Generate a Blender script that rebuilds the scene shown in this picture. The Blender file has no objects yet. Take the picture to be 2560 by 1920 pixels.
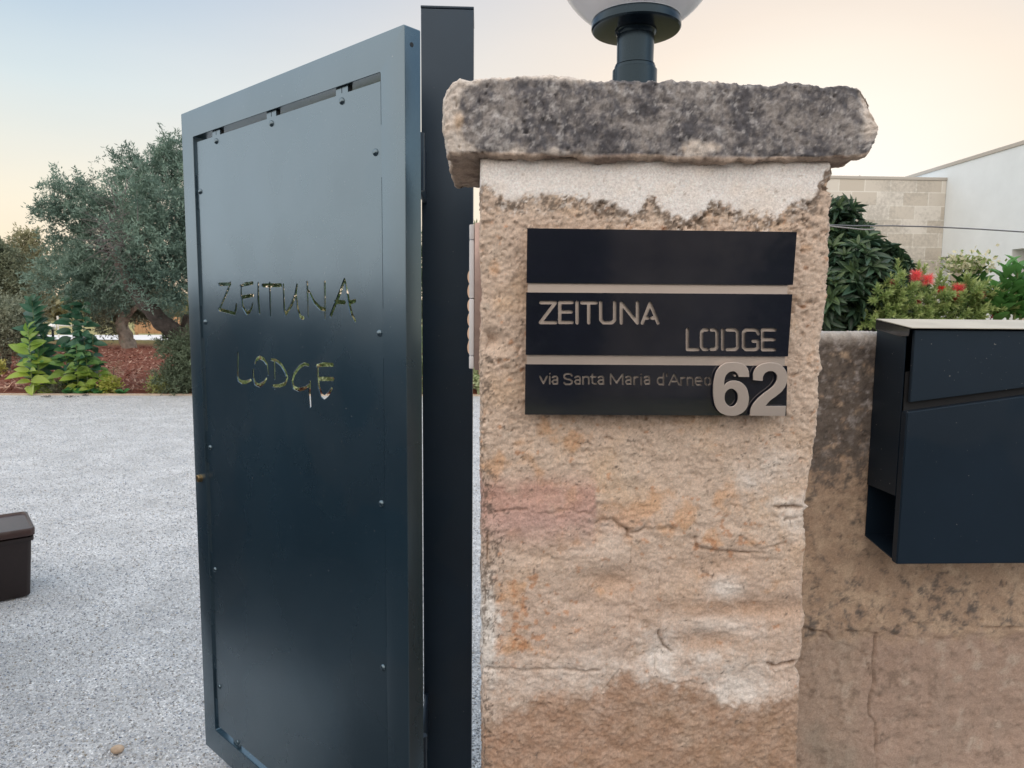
import bpy, bmesh, math, random
import numpy as np
from mathutils import Vector, Matrix
scn = bpy.context.scene
COL = scn.collection
rng = np.random.default_rng(7)
# ------------------------------------------------------------------ camera
FPX = 1780.0; PITCH = math.atan(FPX/16600); YAW = math.radians(2.6); ROLL = .009; H = 1.38
cC = np.array([0, 0, H])
cF = np.array([math.sin(YAW)*math.cos(PITCH), math.cos(YAW)*math.cos(PITCH), -math.sin(PITCH)])
r0 = np.array([math.cos(YAW), -math.sin(YAW), 0]); u0 = np.cross(r0, cF)
cR = math.cos(ROLL)*r0+math.sin(ROLL)*u0; cU = -math.sin(ROLL)*r0+math.cos(ROLL)*u0
cam = bpy.data.cameras.new('camera'); cam.sensor_width = 36; cam.lens = 36*FPX/2560
cam.clip_start = .02; cam.clip_end = 5000
cam.dof.use_dof = True; cam.dof.focus_distance = 1.3; cam.dof.aperture_fstop = 20.0
co = bpy.data.objects.new('camera', cam); COL.objects.link(co)
co.matrix_world = Matrix(((cR[0], cU[0], -cF[0], 0), (cR[1], cU[1], -cF[1], 0), (cR[2], cU[2], -cF[2], H), (0, 0, 0, 1)))
scn.camera = co
# ------------------------------------------------------------------ sky, sun, exposure
SUN_AZ = math.radians(24); SUN_EL = math.radians(3)
sd = Vector((math.sin(SUN_AZ)*math.cos(SUN_EL), math.cos(SUN_AZ)*math.cos(SUN_EL), math.sin(SUN_EL)))
w = bpy.data.worlds.new('World'); scn.world = w; w.use_nodes = True
N = w.node_tree.nodes; Lk = w.node_tree.links
bg = N['Background']
def wn(t, **k):
    n = N.new(t)
    for a, b in k.items(): setattr(n, a, b)
    return n
def wramp(src, stops):
    r = wn('ShaderNodeValToRGB'); cr = r.color_ramp
    while len(cr.elements) < len(stops): cr.elements.new(.5)
    for e, (p, c) in zip(cr.elements, stops):
        e.position = p; e.color = (c[0], c[1], c[2], 1)
    Lk.new(src, r.inputs[0]); return r.outputs[0]
sky = wn('ShaderNodeTexSky'); sky.sky_type = 'NISHITA'; sky.sun_disc = False
sky.sun_elevation = SUN_EL; sky.sun_rotation = SUN_AZ; sky.air_density = 1.0; sky.dust_density = 1.0; sky.ozone_density = 1.2
tc = wn('ShaderNodeTexCoord')
nrm = wn('ShaderNodeVectorMath', operation='NORMALIZE'); Lk.new(tc.outputs['Generated'], nrm.inputs[0])
sep = wn('ShaderNodeSeparateXYZ'); Lk.new(nrm.outputs[0], sep.inputs[0])
dot = wn('ShaderNodeVectorMath', operation='DOT_PRODUCT'); Lk.new(nrm.outputs[0], dot.inputs[0]); dot.inputs[1].default_value = sd
half = wn('ShaderNodeMapRange'); half.inputs[1].default_value = -1; half.inputs[2].default_value = 1; Lk.new(dot.outputs['Value'], half.inputs[0])
# values are halved so that the ramps can hold radiances up to 2
elev = wramp(sep.outputs[2], [(0, (.50, .39, .27)), (.12, (.465, .425, .345)), (.25, (.325, .375, .39)), (.42, (.135, .222, .335)), (.55, (.28, .37, .46)), (1, (.52, .60, .70))])
glow = wramp(half.outputs[0], [(.70, (0, 0, 0)), (.80, (.09, .09, .09)), (.90, (.38, .38, .38)), (.965, (.66, .66, .66)), (.988, (.90, .90, .90)), (1, (1, 1, 1))])
gcol = wramp(half.outputs[0], [(.85, (.485, .42, .37)), (.975, (.50, .41, .325)), (.992, (.51, .47, .42)), (1, (.55, .52, .46))])
back = wramp(half.outputs[0], [(0, (.90, .80, .72)), (.35, (.84, .80, .77)), (.52, (.66, .74, .81)), (.72, (.45, .50, .55))])
backm = wramp(half.outputs[0], [(.45, (1, 1, 1)), (.70, (0, 0, 0))])
m0 = wn('ShaderNodeMix', data_type='RGBA'); Lk.new(backm, m0.inputs[0]); Lk.new(elev, m0.inputs[6]); Lk.new(back, m0.inputs[7])
m1 = wn('ShaderNodeMix', data_type='RGBA'); Lk.new(glow, m1.inputs[0]); Lk.new(m0.outputs[2], m1.inputs[6]); Lk.new(gcol, m1.inputs[7])
# thin uneven veil of cloud
nz = wn('ShaderNodeTexNoise'); nz.inputs['Scale'].default_value = 2.2; nz.inputs['Detail'].default_value = 5
mpv = wn('ShaderNodeMapping'); mpv.inputs['Scale'].default_value = (1, 1, 4); Lk.new(nrm.outputs[0], mpv.inputs[0]); Lk.new(mpv.outputs[0], nz.inputs[0])
veil = wramp(nz.outputs[0], [(.3, (.965, .975, .985)), (.7, (1.035, 1.02, 1.01))])
mu = wn('ShaderNodeMix', data_type='RGBA', blend_type='MULTIPLY'); mu.inputs[0].default_value = 1
Lk.new(m1.outputs[2], mu.inputs[6]); Lk.new(veil, mu.inputs[7])
sc1 = wn('ShaderNodeVectorMath', operation='SCALE'); Lk.new(mu.outputs[2], sc1.inputs[0]); sc1.inputs['Scale'].default_value = 2*10*.98
clampn = wn('ShaderNodeVectorMath', operation='MINIMUM'); Lk.new(sky.outputs[0], clampn.inputs[0]); clampn.inputs[1].default_value = (4, 4, 4)
sc2 = wn('ShaderNodeVectorMath', operation='SCALE'); Lk.new(clampn.outputs[0], sc2.inputs[0]); sc2.inputs['Scale'].default_value = .12
ad = wn('ShaderNodeVectorMath', operation='ADD'); Lk.new(sc1.outputs[0], ad.inputs[0]); Lk.new(sc2.outputs[0], ad.inputs[1])
Lk.new(ad.outputs[0], bg.inputs[0]); bg.inputs[1].default_value = .1
sl = bpy.data.lights.new('sun', 'SUN'); sl.energy = .35; sl.angle = math.radians(10); sl.color = (1, .78, .58)
so = bpy.data.objects.new('sun', sl); COL.objects.link(so)
so.rotation_euler = sd.to_track_quat('Z', 'Y').to_euler(); so.location = (6, 30, 8)
scn.view_settings.view_transform = 'Standard'; scn.view_settings.look = 'None'
scn.view_settings.exposure = 0.1; scn.view_settings.gamma = 1
scn.cycles.max_bounces = 8; scn.cycles.transparent_max_bounces = 12
# ------------------------------------------------------------------ measuring helpers (photo points read onto real surfaces)
def ray(x, y): return cF+cR*((x-1280)/FPX)+cU*((960-y)/FPX)
def onY(x, y, Y): v = ray(x, y); return cC+v*(Y/v[1])
def onZ(x, y, z): v = ray(x, y); return cC+v*((z-H)/v[2])
def onP(x, y, q, n): v = ray(x, y); return cC+v*(np.dot(q-cC, n)/np.dot(v, n))
# ------------------------------------------------------------------ numpy noise
_p = np.random.default_rng(3).permutation(256); _p = np.concatenate([_p, _p, _p])
_g = np.random.default_rng(4).normal(size=(256, 3)); _g /= np.linalg.norm(_g, axis=1)[:, None]
def perlin(P):
    P = np.asarray(P, float); i = np.floor(P).astype(int); f = P-i; i &= 255
    u = f*f*f*(f*(f*6-15)+10); r = 0
    for a in (0, 1):
        for b in (0, 1):
            for c in (0, 1):
                h = _p[_p[_p[i[:, 0]+a]+i[:, 1]+b]+i[:, 2]+c] & 255
                d = ((f-np.array([a, b, c]))*_g[h]).sum(1)
                wt = (u[:, 0] if a else 1-u[:, 0])*(u[:, 1] if b else 1-u[:, 1])*(u[:, 2] if c else 1-u[:, 2])
                r = r+d*wt
    return r*1.6
def fbm(P, s, o=4, seed=0, rough=.5):
    r = 0; a = 1; t = 0; P = np.asarray(P)*s+seed*17.31
    for k in range(o):
        r = r+a*perlin(P); t += a; a *= rough; P = P*2.03+5.2
    return r/t
def ridged(P, s, o=3, seed=0):
    r = 0; a = 1; t = 0; P = np.asarray(P)*s+seed*11.7
    for k in range(o):
        r = r+a*(1-np.abs(perlin(P))*2); t += a; a *= .5; P = P*2.1+3.3
    return r/t
def sst(a, b, x): t = np.clip((x-a)/(b-a), 0, 1); return t*t*(3-2*t)
def dpoly(px, py, pts):
    d = np.full(px.shape, 1e9)
    for (x0, y0), (x1, y1) in zip(pts[:-1], pts[1:]):
        vx, vy = x1-x0, y1-y0; L = vx*vx+vy*vy+1e-12
        t = np.clip(((px-x0)*vx+(py-y0)*vy)/L, 0, 1)
        d = np.minimum(d, np.hypot(px-x0-t*vx, py-y0-t*vy))
    return d
def lin(c):
    c = np.array(c, float)/255; return np.where(c < .04045, c/12.92, ((c+.055)/1.055)**2.4)
# ------------------------------------------------------------------ object helpers
def tag(o, label=None, cat=None, group=None, kind=None):
    if label: o['label'] = label
    if cat: o['category'] = cat
    if group: o['group'] = group
    if kind: o['kind'] = kind
    return o
def empty(name, loc, label, cat, group=None):
    o = bpy.data.objects.new(name, None); COL.objects.link(o); o.location = loc; o.empty_display_size = .1
    return tag(o, label, cat, group)
def link(name, me, mat, parent=None):
    o = bpy.data.objects.new(name, me); COL.objects.link(o)
    if mat is not None: me.materials.clear(); me.materials.append(mat)
    if parent is not None:
        o.parent = parent; o.matrix_parent_inverse = Matrix.Translation(parent.location).inverted()
    return o
def npmesh(name, V, F, mat, parent=None, col=None, smooth=True, uv=None):
    """V (n,3); F (m,k) int array of one face size, or list of arrays"""
    me = bpy.data.meshes.new(name); Fs = F if isinstance(F, list) else [F]
    V = np.asarray(V, np.float32)
    loops = np.concatenate([f.ravel() for f in Fs]).astype(np.int32)
    tot = np.concatenate([np.full(len(f), f.shape[1]) for f in Fs]).astype(np.int32)
    st = np.concatenate([[0], np.cumsum(tot)[:-1]]).astype(np.int32)
    me.vertices.add(len(V)); me.vertices.foreach_set('co', V.ravel())
    me.loops.add(len(loops)); me.loops.foreach_set('vertex_index', loops)
    me.polygons.add(len(tot)); me.polygons.foreach_set('loop_start', st); me.polygons.foreach_set('loop_total', tot)
    if col is not None:
        ca = me.attributes.new('Col', 'FLOAT_COLOR', 'POINT')
        c4 = np.ones((len(V), 4), np.float32); c4[:, :3] = col; ca.data.foreach_set('color', c4.ravel())
    me.update(calc_edges=True); me.validate()
    me.polygons.foreach_set('use_smooth', np.full(len(me.polygons), smooth))
    me.update()
    return link(name, me, mat, parent)
class MB:
    def __init__(s): s.bm = bmesh.new()
    def box(s, lo, hi, bev=0, M=None, seg=2):
        r = bmesh.ops.create_cube(s.bm, size=1); vs = r['verts']
        for v in vs: v.co = Vector([(lo[i]+hi[i])/2+v.co[i]*(hi[i]-lo[i]) for i in range(3)])
        if bev:
            es = list({e for v in vs for e in v.link_edges})
            g = bmesh.ops.bevel(s.bm, geom=es, offset=bev, segments=seg, affect='EDGES', profile=.6); vs = g['verts']
        if M is not None: bmesh.ops.transform(s.bm, matrix=M, verts=[v for v in set(vs)])
        return s
    def prism(s, pts, o, ax, ay, az, t0, t1, bev=0):
        """polygon pts in (ax,ay) at origin o, extruded along az from t0 to t1"""
        o, ax, ay, az = map(Vector, (o, ax, ay, az))
        a = [s.bm.verts.new(o+ax*p[0]+ay*p[1]+az*t0) for p in pts]; b = [s.bm.verts.new(o+ax*p[0]+ay*p[1]+az*t1) for p in pts]
        fs = [s.bm.faces.new(a[::-1]), s.bm.faces.new(b)]
        n = len(pts)
        for i in range(n): fs.append(s.bm.faces.new((a[i], a[(i+1) % n], b[(i+1) % n], b[i])))
        if bev:
            bmesh.ops.bevel(s.bm, geom=list({e for f in fs for e in f.edges}), offset=bev, segments=2, affect='EDGES', profile=.6)
        return s
    def lathe(s, prof, o=(0, 0, 0), M=None, n=40):
        rings = []; M = M or Matrix.Identity(4); o = Vector(o)
        for r, z in prof:
            if r < 1e-6: rings.append([s.bm.verts.new(o+(M@Vector((0, 0, z))))])
            else: rings.append([s.bm.verts.new(o+(M@Vector((r*math.cos(2*math.pi*k/n), r*math.sin(2*math.pi*k/n), z)))) for k in range(n)])
        for A, B in zip(rings[:-1], rings[1:]):
            for k in range(n):
                k2 = (k+1) % n
                if len(A) == 1 and len(B) == 1: continue
                if len(A) == 1: s.bm.faces.new((A[0], B[k2], B[k]))
                elif len(B) == 1: s.bm.faces.new((A[k], A[k2], B[0]))
                else: s.bm.faces.new((A[k], A[k2], B[k2], B[k]))
        return s
    def tube(s, pts, rad, n=10):
        pts = [Vector(p) for p in pts]; rings = []
        for i, p in enumerate(pts):
            d = (pts[min(i+1, len(pts)-1)]-pts[max(i-1, 0)]).normalized()
            x = d.orthogonal().normalized() if i == 0 else (x-d*x.dot(d)).normalized()
            y = d.cross(x); r = rad[i] if hasattr(rad, '__len__') else rad
            rings.append([s.bm.verts.new(p+x*(r*math.cos(2*math.pi*k/n))+y*(r*math.sin(2*math.pi*k/n))) for k in range(n)])
        for A, B in zip(rings[:-1], rings[1:]):
            for k in range(n): s.bm.faces.new((A[k], A[(k+1) % n], B[(k+1) % n], B[k]))
        s.bm.faces.new(rings[0][::-1]); s.bm.faces.new(rings[-1])
        return s
    def build(s, name, mat, parent=None, smooth=35):
        bmesh.ops.recalc_face_normals(s.bm, faces=s.bm.faces)
        me = bpy.data.meshes.new(name); s.bm.to_mesh(me); s.bm.free()
        if smooth:
            me.polygons.foreach_set('use_smooth', np.full(len(me.polygons), True))
            me.set_sharp_from_angle(angle=math.radians(smooth))
        return link(name, me, mat, parent)
# ------------------------------------------------------------------ materials
def mat(name, base=(.5, .5, .5), rough=.6, metal=0, spec=.5, noise=None, bump=None, attr=False, trans=0, coat=0, var=None, coords='Object'):
    """noise=(scale, detail, amount, tint)  bump=[(scale, strength, dist), ...]  var=(scale, roughness spread)"""
    m = bpy.data.materials.new(name); m.use_nodes = True; T = m.node_tree; n = T.nodes; L = T.links
    b = n['Principled BSDF']; b.inputs['Roughness'].default_value = rough; b.inputs['Metallic'].default_value = metal
    b.inputs['Specular IOR Level'].default_value = spec; b.inputs['Base Color'].default_value = (*base, 1)
    b.inputs['Coat Weight'].default_value = coat; b.inputs['Coat Roughness'].default_value = .15
    tcn = n.new('ShaderNodeTexCoord'); src = None
    if attr:
        a = n.new('ShaderNodeAttribute'); a.attribute_name = 'Col'; src = a.outputs['Color']
    if noise:
        nt = n.new('ShaderNodeTexNoise'); nt.inputs['Scale'].default_value = noise[0]; nt.inputs['Detail'].default_value = noise[1]; nt.inputs['Roughness'].default_value = .65
        L.new(tcn.outputs[coords], nt.inputs['Vector'])
        mr = n.new('ShaderNodeMapRange'); mr.inputs[1].default_value = .3; mr.inputs[2].default_value = .7
        mr.inputs[3].default_value = 1-noise[2]; mr.inputs[4].default_value = 1+noise[2]; mr.clamp = False
        L.new(nt.outputs[0], mr.inputs[0])
        mx = n.new('ShaderNodeMix'); mx.data_type = 'RGBA'; mx.blend_type = 'MULTIPLY'; mx.inputs[0].default_value = 1
        if src is not None: L.new(src, mx.inputs[6])
        else: mx.inputs[6].default_value = (*base, 1)
        L.new(mr.outputs[0], mx.inputs[7]); src = mx.outputs[2]
    if src is not None: L.new(src, b.inputs['Base Color'])
    if var:
        nt = n.new('ShaderNodeTexNoise'); nt.inputs['Scale'].default_value = var[0]; nt.inputs['Detail'].default_value = 6
        L.new(tcn.outputs[coords], nt.inputs['Vector'])
        mr = n.new('ShaderNodeMapRange'); mr.inputs[1].default_value = .3; mr.inputs[2].default_value = .7
        mr.inputs[3].default_value = rough-var[1]; mr.inputs[4].default_value = rough+var[1]
        L.new(nt.outputs[0], mr.inputs[0]); L.new(mr.outputs[0], b.inputs['Roughness'])
    prev = None
    for bp in (bump or []):
        nt = n.new('ShaderNodeTexNoise'); nt.inputs['Scale'].default_value = bp[0]; nt.inputs['Detail'].default_value = 8; nt.inputs['Roughness'].default_value = .6
        L.new(tcn.outputs[coords], nt.inputs['Vector'])
        bn = n.new('ShaderNodeBump'); bn.inputs['Strength'].default_value = bp[1]; bn.inputs['Distance'].default_value = bp[2]
        L.new(nt.outputs[0], bn.inputs['Height'])
        if prev: L.new(prev, bn.inputs['Normal'])
        prev = bn.outputs[0]
    if prev: L.new(prev, b.inputs['Normal'])
    if trans:
        tl = n.new('ShaderNodeBsdfTranslucent'); ms = n.new('ShaderNodeMixShader'); ms.inputs[0].default_value = trans
        if src is not None: L.new(src, tl.inputs[0])
        else: tl.inputs[0].default_value = (*base, 1)
        L.new(b.outputs[0], ms.inputs[1]); L.new(tl.outputs[0], ms.inputs[2]); L.new(ms.outputs[0], n['Material Output'].inputs[0])
    return m
M_metal = mat('gate paint', (.012, .029, .045), .27, 0, 1.0, noise=(3, 6, .10), bump=[(900, .10, .0005), (5, .2, .002)], var=(4, .05))
M_post = mat('post paint', (.011, .023, .042), .42, .0, .55, noise=(4, 6, .15), bump=[(900, .1, .0006)])
for _m, _i, _t in ((M_metal, 1.82, (.68, .88, 1, 1)), (M_post, 1.5, (.72, .88, 1, 1))):
    _b = _m.node_tree.nodes['Principled BSDF']; _b.inputs['IOR'].default_value = _i; _b.inputs['Specular Tint'].default_value = _t
M_dark = mat('black hinge paint', (.012, .015, .02), .5)
M_stone = mat('limestone', attr=True, rough=.93, spec=.25, noise=(330, 8, .21), bump=[(180, .6, .0025), (520, .7, .0012)])
M_plast = M_stone
M_box = mat('mailbox paint', (.009, .017, .030), .45, .1, .45, noise=(5, 5, .15), bump=[(1200, .15, .0004)])
_b = M_box.node_tree.nodes['Principled BSDF']; _b.inputs['Specular Tint'].default_value = (.6, .84, 1, 1)
M_steel = mat('brushed steel', (.72, .63, .57), .36, .78, .5, noise=(8, 5, .06), bump=[(700, .05, .0004)])
M_sign = mat('dark sign sheet', (.013, .015, .024), .05, .0, 1.0, noise=(9, 5, .15), var=(7, .03))
M_lamp = mat('lamp black plastic', (.006, .011, .018), .2, .0, .5, noise=(20, 4, .2))
_b = M_lamp.node_tree.nodes['Principled BSDF']; _b.inputs['Specular Tint'].default_value = (.6, .85, 1, 1)
M_brass = mat('brass', (.30, .22, .12), .4, .9, noise=(300, 3, .25))
M_white = mat('white plastic', (.72, .74, .78), .4, noise=(60, 3, .04))

def dust(m, sc, th, c, amt):
    T = m.node_tree; n = T.nodes; L = T.links; b = n['Principled BSDF']; t = n.new('ShaderNodeTexCoord'); nt = n.new('ShaderNodeTexNoise'); nt.inputs['Scale'].default_value = sc; nt.inputs['Detail'].default_value = 3; L.new(t.outputs['Object'], nt.inputs[0])
    r = n.new('ShaderNodeValToRGB'); r.color_ramp.elements[0].position = th; r.color_ramp.elements[1].position = th+.03; r.color_ramp.elements[0].color = (0, 0, 0, 1); r.color_ramp.elements[1].color = (amt, amt, amt, 1); L.new(nt.outputs[0], r.inputs[0])
    mx = n.new('ShaderNodeMix'); mx.data_type = 'RGBA'; L.new(r.outputs[0], mx.inputs[0]); L.new(b.inputs['Base Color'].links[0].from_socket, mx.inputs[6]); mx.inputs[7].default_value = (*c, 1); L.new(mx.outputs[2], b.inputs['Base Color'])
for _m in (M_metal, M_post, M_box):
    dust(_m, 210, .725, (.30, .29, .27), .8); dust(_m, 2.6, .5, (.06, .056, .052), .08)
# ================================================================== STONEWORK
def stone_block(name, x0, x1, y0, y1, zs, xs, ys, rad, topn, disp, colf, parent, deform=None, botn=3):
    """closed block: xs = sample xs along the front, ys along the sides, zs = sample heights"""
    P = []
    xs = np.asarray(xs); ys = np.asarray(ys)
    for x in xs: P.append((x, y0, 0, -1))
    for y in ys[1:-1]: P.append((x1, y, 1, 0))
    for x in xs[::-1][::max(1, len(xs)//60)]: P.append((x, y1, 0, 1))
    for y in ys[::-1][1:-1]: P.append((x0, y, -1, 0))
    P = np.array(P)
    # round the plan corners
    cx = np.clip(P[:, 0], x0+rad, x1-rad); cy = np.clip(P[:, 1], y0+rad, y1-rad)
    d = np.stack([P[:, 0]-cx, P[:, 1]-cy], 1); l = np.linalg.norm(d, axis=1); k = l > 1e-9
    nn = P[:, 2:4].copy(); nn[k] = d[k]/l[k][:, None]
    xy = np.stack([cx, cy], 1); xy = xy+nn*np.where(k, rad, 0)[:, None]
    far = (~k); xy[far] = P[far, :2]
    z0, z1 = zs[0], zs[-1]; cen = np.array([(x0+x1)/2, (y0+y1)/2])
    rows = []
    def row(xyv, z, nxy, nz):
        rows.append(np.column_stack([xyv, np.full(len(xyv), z), nxy, np.full(len(xyv), nz)]))
    half = np.array([(x1-x0)/2-rad, (y1-y0)/2-rad])
    def inset(off):      # shrink towards the middle line
        q = xy-nn*min(off, rad); e = max(0, off-rad)
        if e: q = cen+(q-cen)*np.array([max(.0, 1-e/((x1-x0)/2)), max(.0, 1-e/((y1-y0)/2))])
        return q
    mh = min(x1-x0, y1-y0)/2
    lev = list(np.linspace(.97*mh, rad, botn))
    for o in lev: row(inset(o), z0, nn*0, -1)
    for a in (80, 70, 60, 50, 40, 30, 20, 10): row(inset(rad*(1-math.cos(math.radians(a)))), z0+rad*(1-math.sin(math.radians(a))), nn*math.cos(math.radians(a)), -math.sin(math.radians(a)))
    for z in zs:
        if z0+rad <= z <= z1-rad: row(xy, z, nn, 0)
    for a in (10, 20, 30, 40, 50, 60, 70, 80): row(inset(rad*(1-math.cos(math.radians(a)))), z1-rad*(1-math.sin(math.radians(a))), nn*math.cos(math.radians(a)), math.sin(math.radians(a)))
    for o in np.linspace(rad*1.2, .97*mh, topn): row(inset(o), z1, nn*0, 1)
    A = np.array(rows); nr, npnt = A.shape[:2]
    A = A.reshape(-1, 6); V = A[:, :3].copy(); Nn = A[:, 3:]
    base = V.copy()
    V = V+Nn*disp(base, Nn)[:, None]
    if deform: V = deform(V, base, Nn)
    C = colf(base, Nn)
    i = np.arange(nr-1)[:, None]*npnt; j = np.arange(npnt)[None]; j2 = (j+1) % npnt
    F = np.stack([i+j, i+j2, i+npnt+j2, i+npnt+j], -1).reshape(-1, 4)
    # close the two ends
    V = np.vstack([V, [[cen[0], cen[1], z0], [cen[0], cen[1], z1]]]); C = np.vstack([C, C[:1], C[-1:]])
    jj = np.arange(npnt); T0 = np.stack([np.full(npnt, len(V)-2), (jj+1) % npnt, jj], 1)
    o = (nr-1)*npnt; T1 = np.stack([np.full(npnt, len(V)-1), o+jj, o+(jj+1) % npnt], 1)
    return npmesh(name, V, [F, T0, T1], M_stone, parent, col=C)
def mixc(a, b, t): t = np.asarray(t)[:, None]; return a*(1-t)+np.asarray(b)*t
YF = 1.078     # front plane of the pillar
def q6(X, Y): p = onY(1160+X/1.929, 1060+Y/1.929, YF); return (p[0], p[2])
def q3(X, Y): p = onY(1060+X/1.8746, Y/1.8746, YF); return (p[0], p[2])
def qs(x, y): p = onY(x, y, YF); return (p[0], p[2])
PX0, PX1 = qs(1201, 700)[0], qs(2066, 560)[0]
plb = np.array([q3(*p) for p in [(235, 850), (260, 870), (340, 910), (400, 945), (480, 925), (560, 915), (700, 925), (800, 935), (910, 960), (960, 1005), (1000, 1003), (1025, 960), (1050, 920), (1075, 905), (1105, 960), (1160, 1010), (1240, 1025), (1290, 1000), (1330, 965), (1370, 950), (1440, 970), (1500, 1000), (1570, 1005), (1650, 1015), (1690, 980), (1720, 950), (1800, 930), (1840, 880), (1862, 800), (1900, 760)]])
brb = np.array([q6(*p) for p in [(-40, 1500), (60, 1480), (180, 1430), (300, 1370), (380, 1300), (480, 1312), (590, 1320), (680, 1290), (700, 1250), (790, 1200), (850, 1250), (1000, 1258), (1150, 1262), (1200, 1300), (1240, 1350), (1400, 1365), (1500, 1340), (1620, 1300), (1700, 1290)]])
redge = np.array([(onY(x, y, YF+.012)[0], onY(x, y, YF+.012)[2]) for x, y in [(2071, 380), (2071, 420), (2072, 451), (2061, 470), (2072, 486), (2070, 510), (2065, 536), (2067, 567), (2063, 582), (2065, 628), (2064, 680), (2059, 729), (2053, 806), (2049, 825), (2040, 864), (2044, 895), (2049, 922), (2036, 941), (2034, 980), (2040, 999), (2037, 1060), (2027, 1137), (2022, 1165), (2014, 1205), (2006, 1240), (2004, 1256), (2012, 1262), (2004, 1272), (2006, 1300), (2007, 1340), (2003, 1400), (2000, 1475), (2005, 1500), (2004, 1542), (1998, 1580), (2000, 1610), (1990, 1650), (1982, 1662), (1993, 1675), (1994, 1745), (1992, 1800), (1987, 1880), (1986, 2100)]])[::-1]
CR = dict(
    A=([(640, 475), (665, 462), (720, 465), (745, 495), (790, 510), (800, 520), (830, 525), (870, 500), (930, 515), (985, 500), (1010, 510)], 5.5, .0045),
    A2=([(795, 510), (790, 545)], 6, .006), A3=([(915, 430), (922, 470), (928, 512)], 2.5, .002),
    B=([(805, 560), (803, 700), (799, 850), (800, 1000), (798, 1060), (782, 1110), (768, 1160), (705, 1240), (665, 1300)], 3, .0022),
    C=([(948, 530), (960, 640), (950, 760), (946, 900), (944, 1000)], 2.5, .0018),
    D=([(942, 1005), (950, 1045), (965, 1078), (1003, 1112)], 5, .006), D2=([(925, 1110), (920, 1180), (955, 1235), (1010, 1250), (1130, 1255)], 4, .002),
    E=([(1475, 1158), (1520, 1168), (1590, 1156), (1640, 1140)], 6, .008), E2=([(1350, 1190), (1385, 1150), (1475, 1158), (1510, 1205)], 3, .002),
    F=([(85, 1180), (180, 1183), (290, 1190), (360, 1183), (480, 1186), (590, 1195), (660, 1185)], 4, .0035), G=([(1330, 545), (1400, 590), (1450, 602), (1480, 590), (1565, 570)], 3.5, .0035),
    Hh=([(1115, 545), (1122, 600), (1230, 615), (1330, 625), (1445, 618)], 4, .004), I=([(120, 430), (300, 410), (350, 430), (420, 435), (470, 415), (520, 410), (555, 430), (610, 430), (650, 380)], 3.5, .0022),
    J=([(1500, 402), (1560, 398), (1640, 402)], 7, .008), J2=([(1560, 470), (1620, 455)], 5, .006), K=([(103, 530), (100, 620), (92, 760), (80, 880)], 4, .005), Lc=([(640, 330), (642, 380), (630, 440)], 2, .0012),
    Q=([(880, 1600), (960, 1570), (1100, 1600)], 2, .001), S=([(1290, 385), (1345, 405), (1360, 440)], 3, .002))
CRp = {k: ([q6(*p) for p in v[0]], v[1]/1929*1.17, v[2]) for k, v in CR.items()}
CRp['T1'] = ([q3(*p) for p in [(1385, 735), (1388, 775)]], .0012, .002); CRp['T2'] = ([q3(*p) for p in [(1507, 735), (1507, 780)]], .0012, .002)
CRp['T3'] = ([q3(*p) for p in [(1370, 737), (1430, 740)]], .004, .006); CRp['T4'] = ([q3(*p) for p in [(265, 732), (350, 738), (405, 735)]], .003, .005)
def ell(x, z, X, Y, rx, ry, f=q6):
    c = f(X, Y); s = 1.17/1929 if f is q6 else 1.17/1874
    return np.exp(-(((x-c[0])/(rx*s))**2+((z-c[1])/(ry*s))**2))
def pil_feat(B):
    x, z = B[:, 0], B[:, 2]; wob = fbm(B, 45, 3, 5)*.006
    zb = np.interp(x, plb[:, 0], plb[:, 1]); pl = sst(-.005, .0035, z-zb+fbm(B, 100, 5, 2, .75)*.022)
    zr = np.interp(x, brb[:, 0], brb[:, 1]); br = 1-sst(-.012, .013, z-zr+fbm(B, 60, 5, 3, .7)*.03)
    return x, z, pl, br, wob
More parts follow.
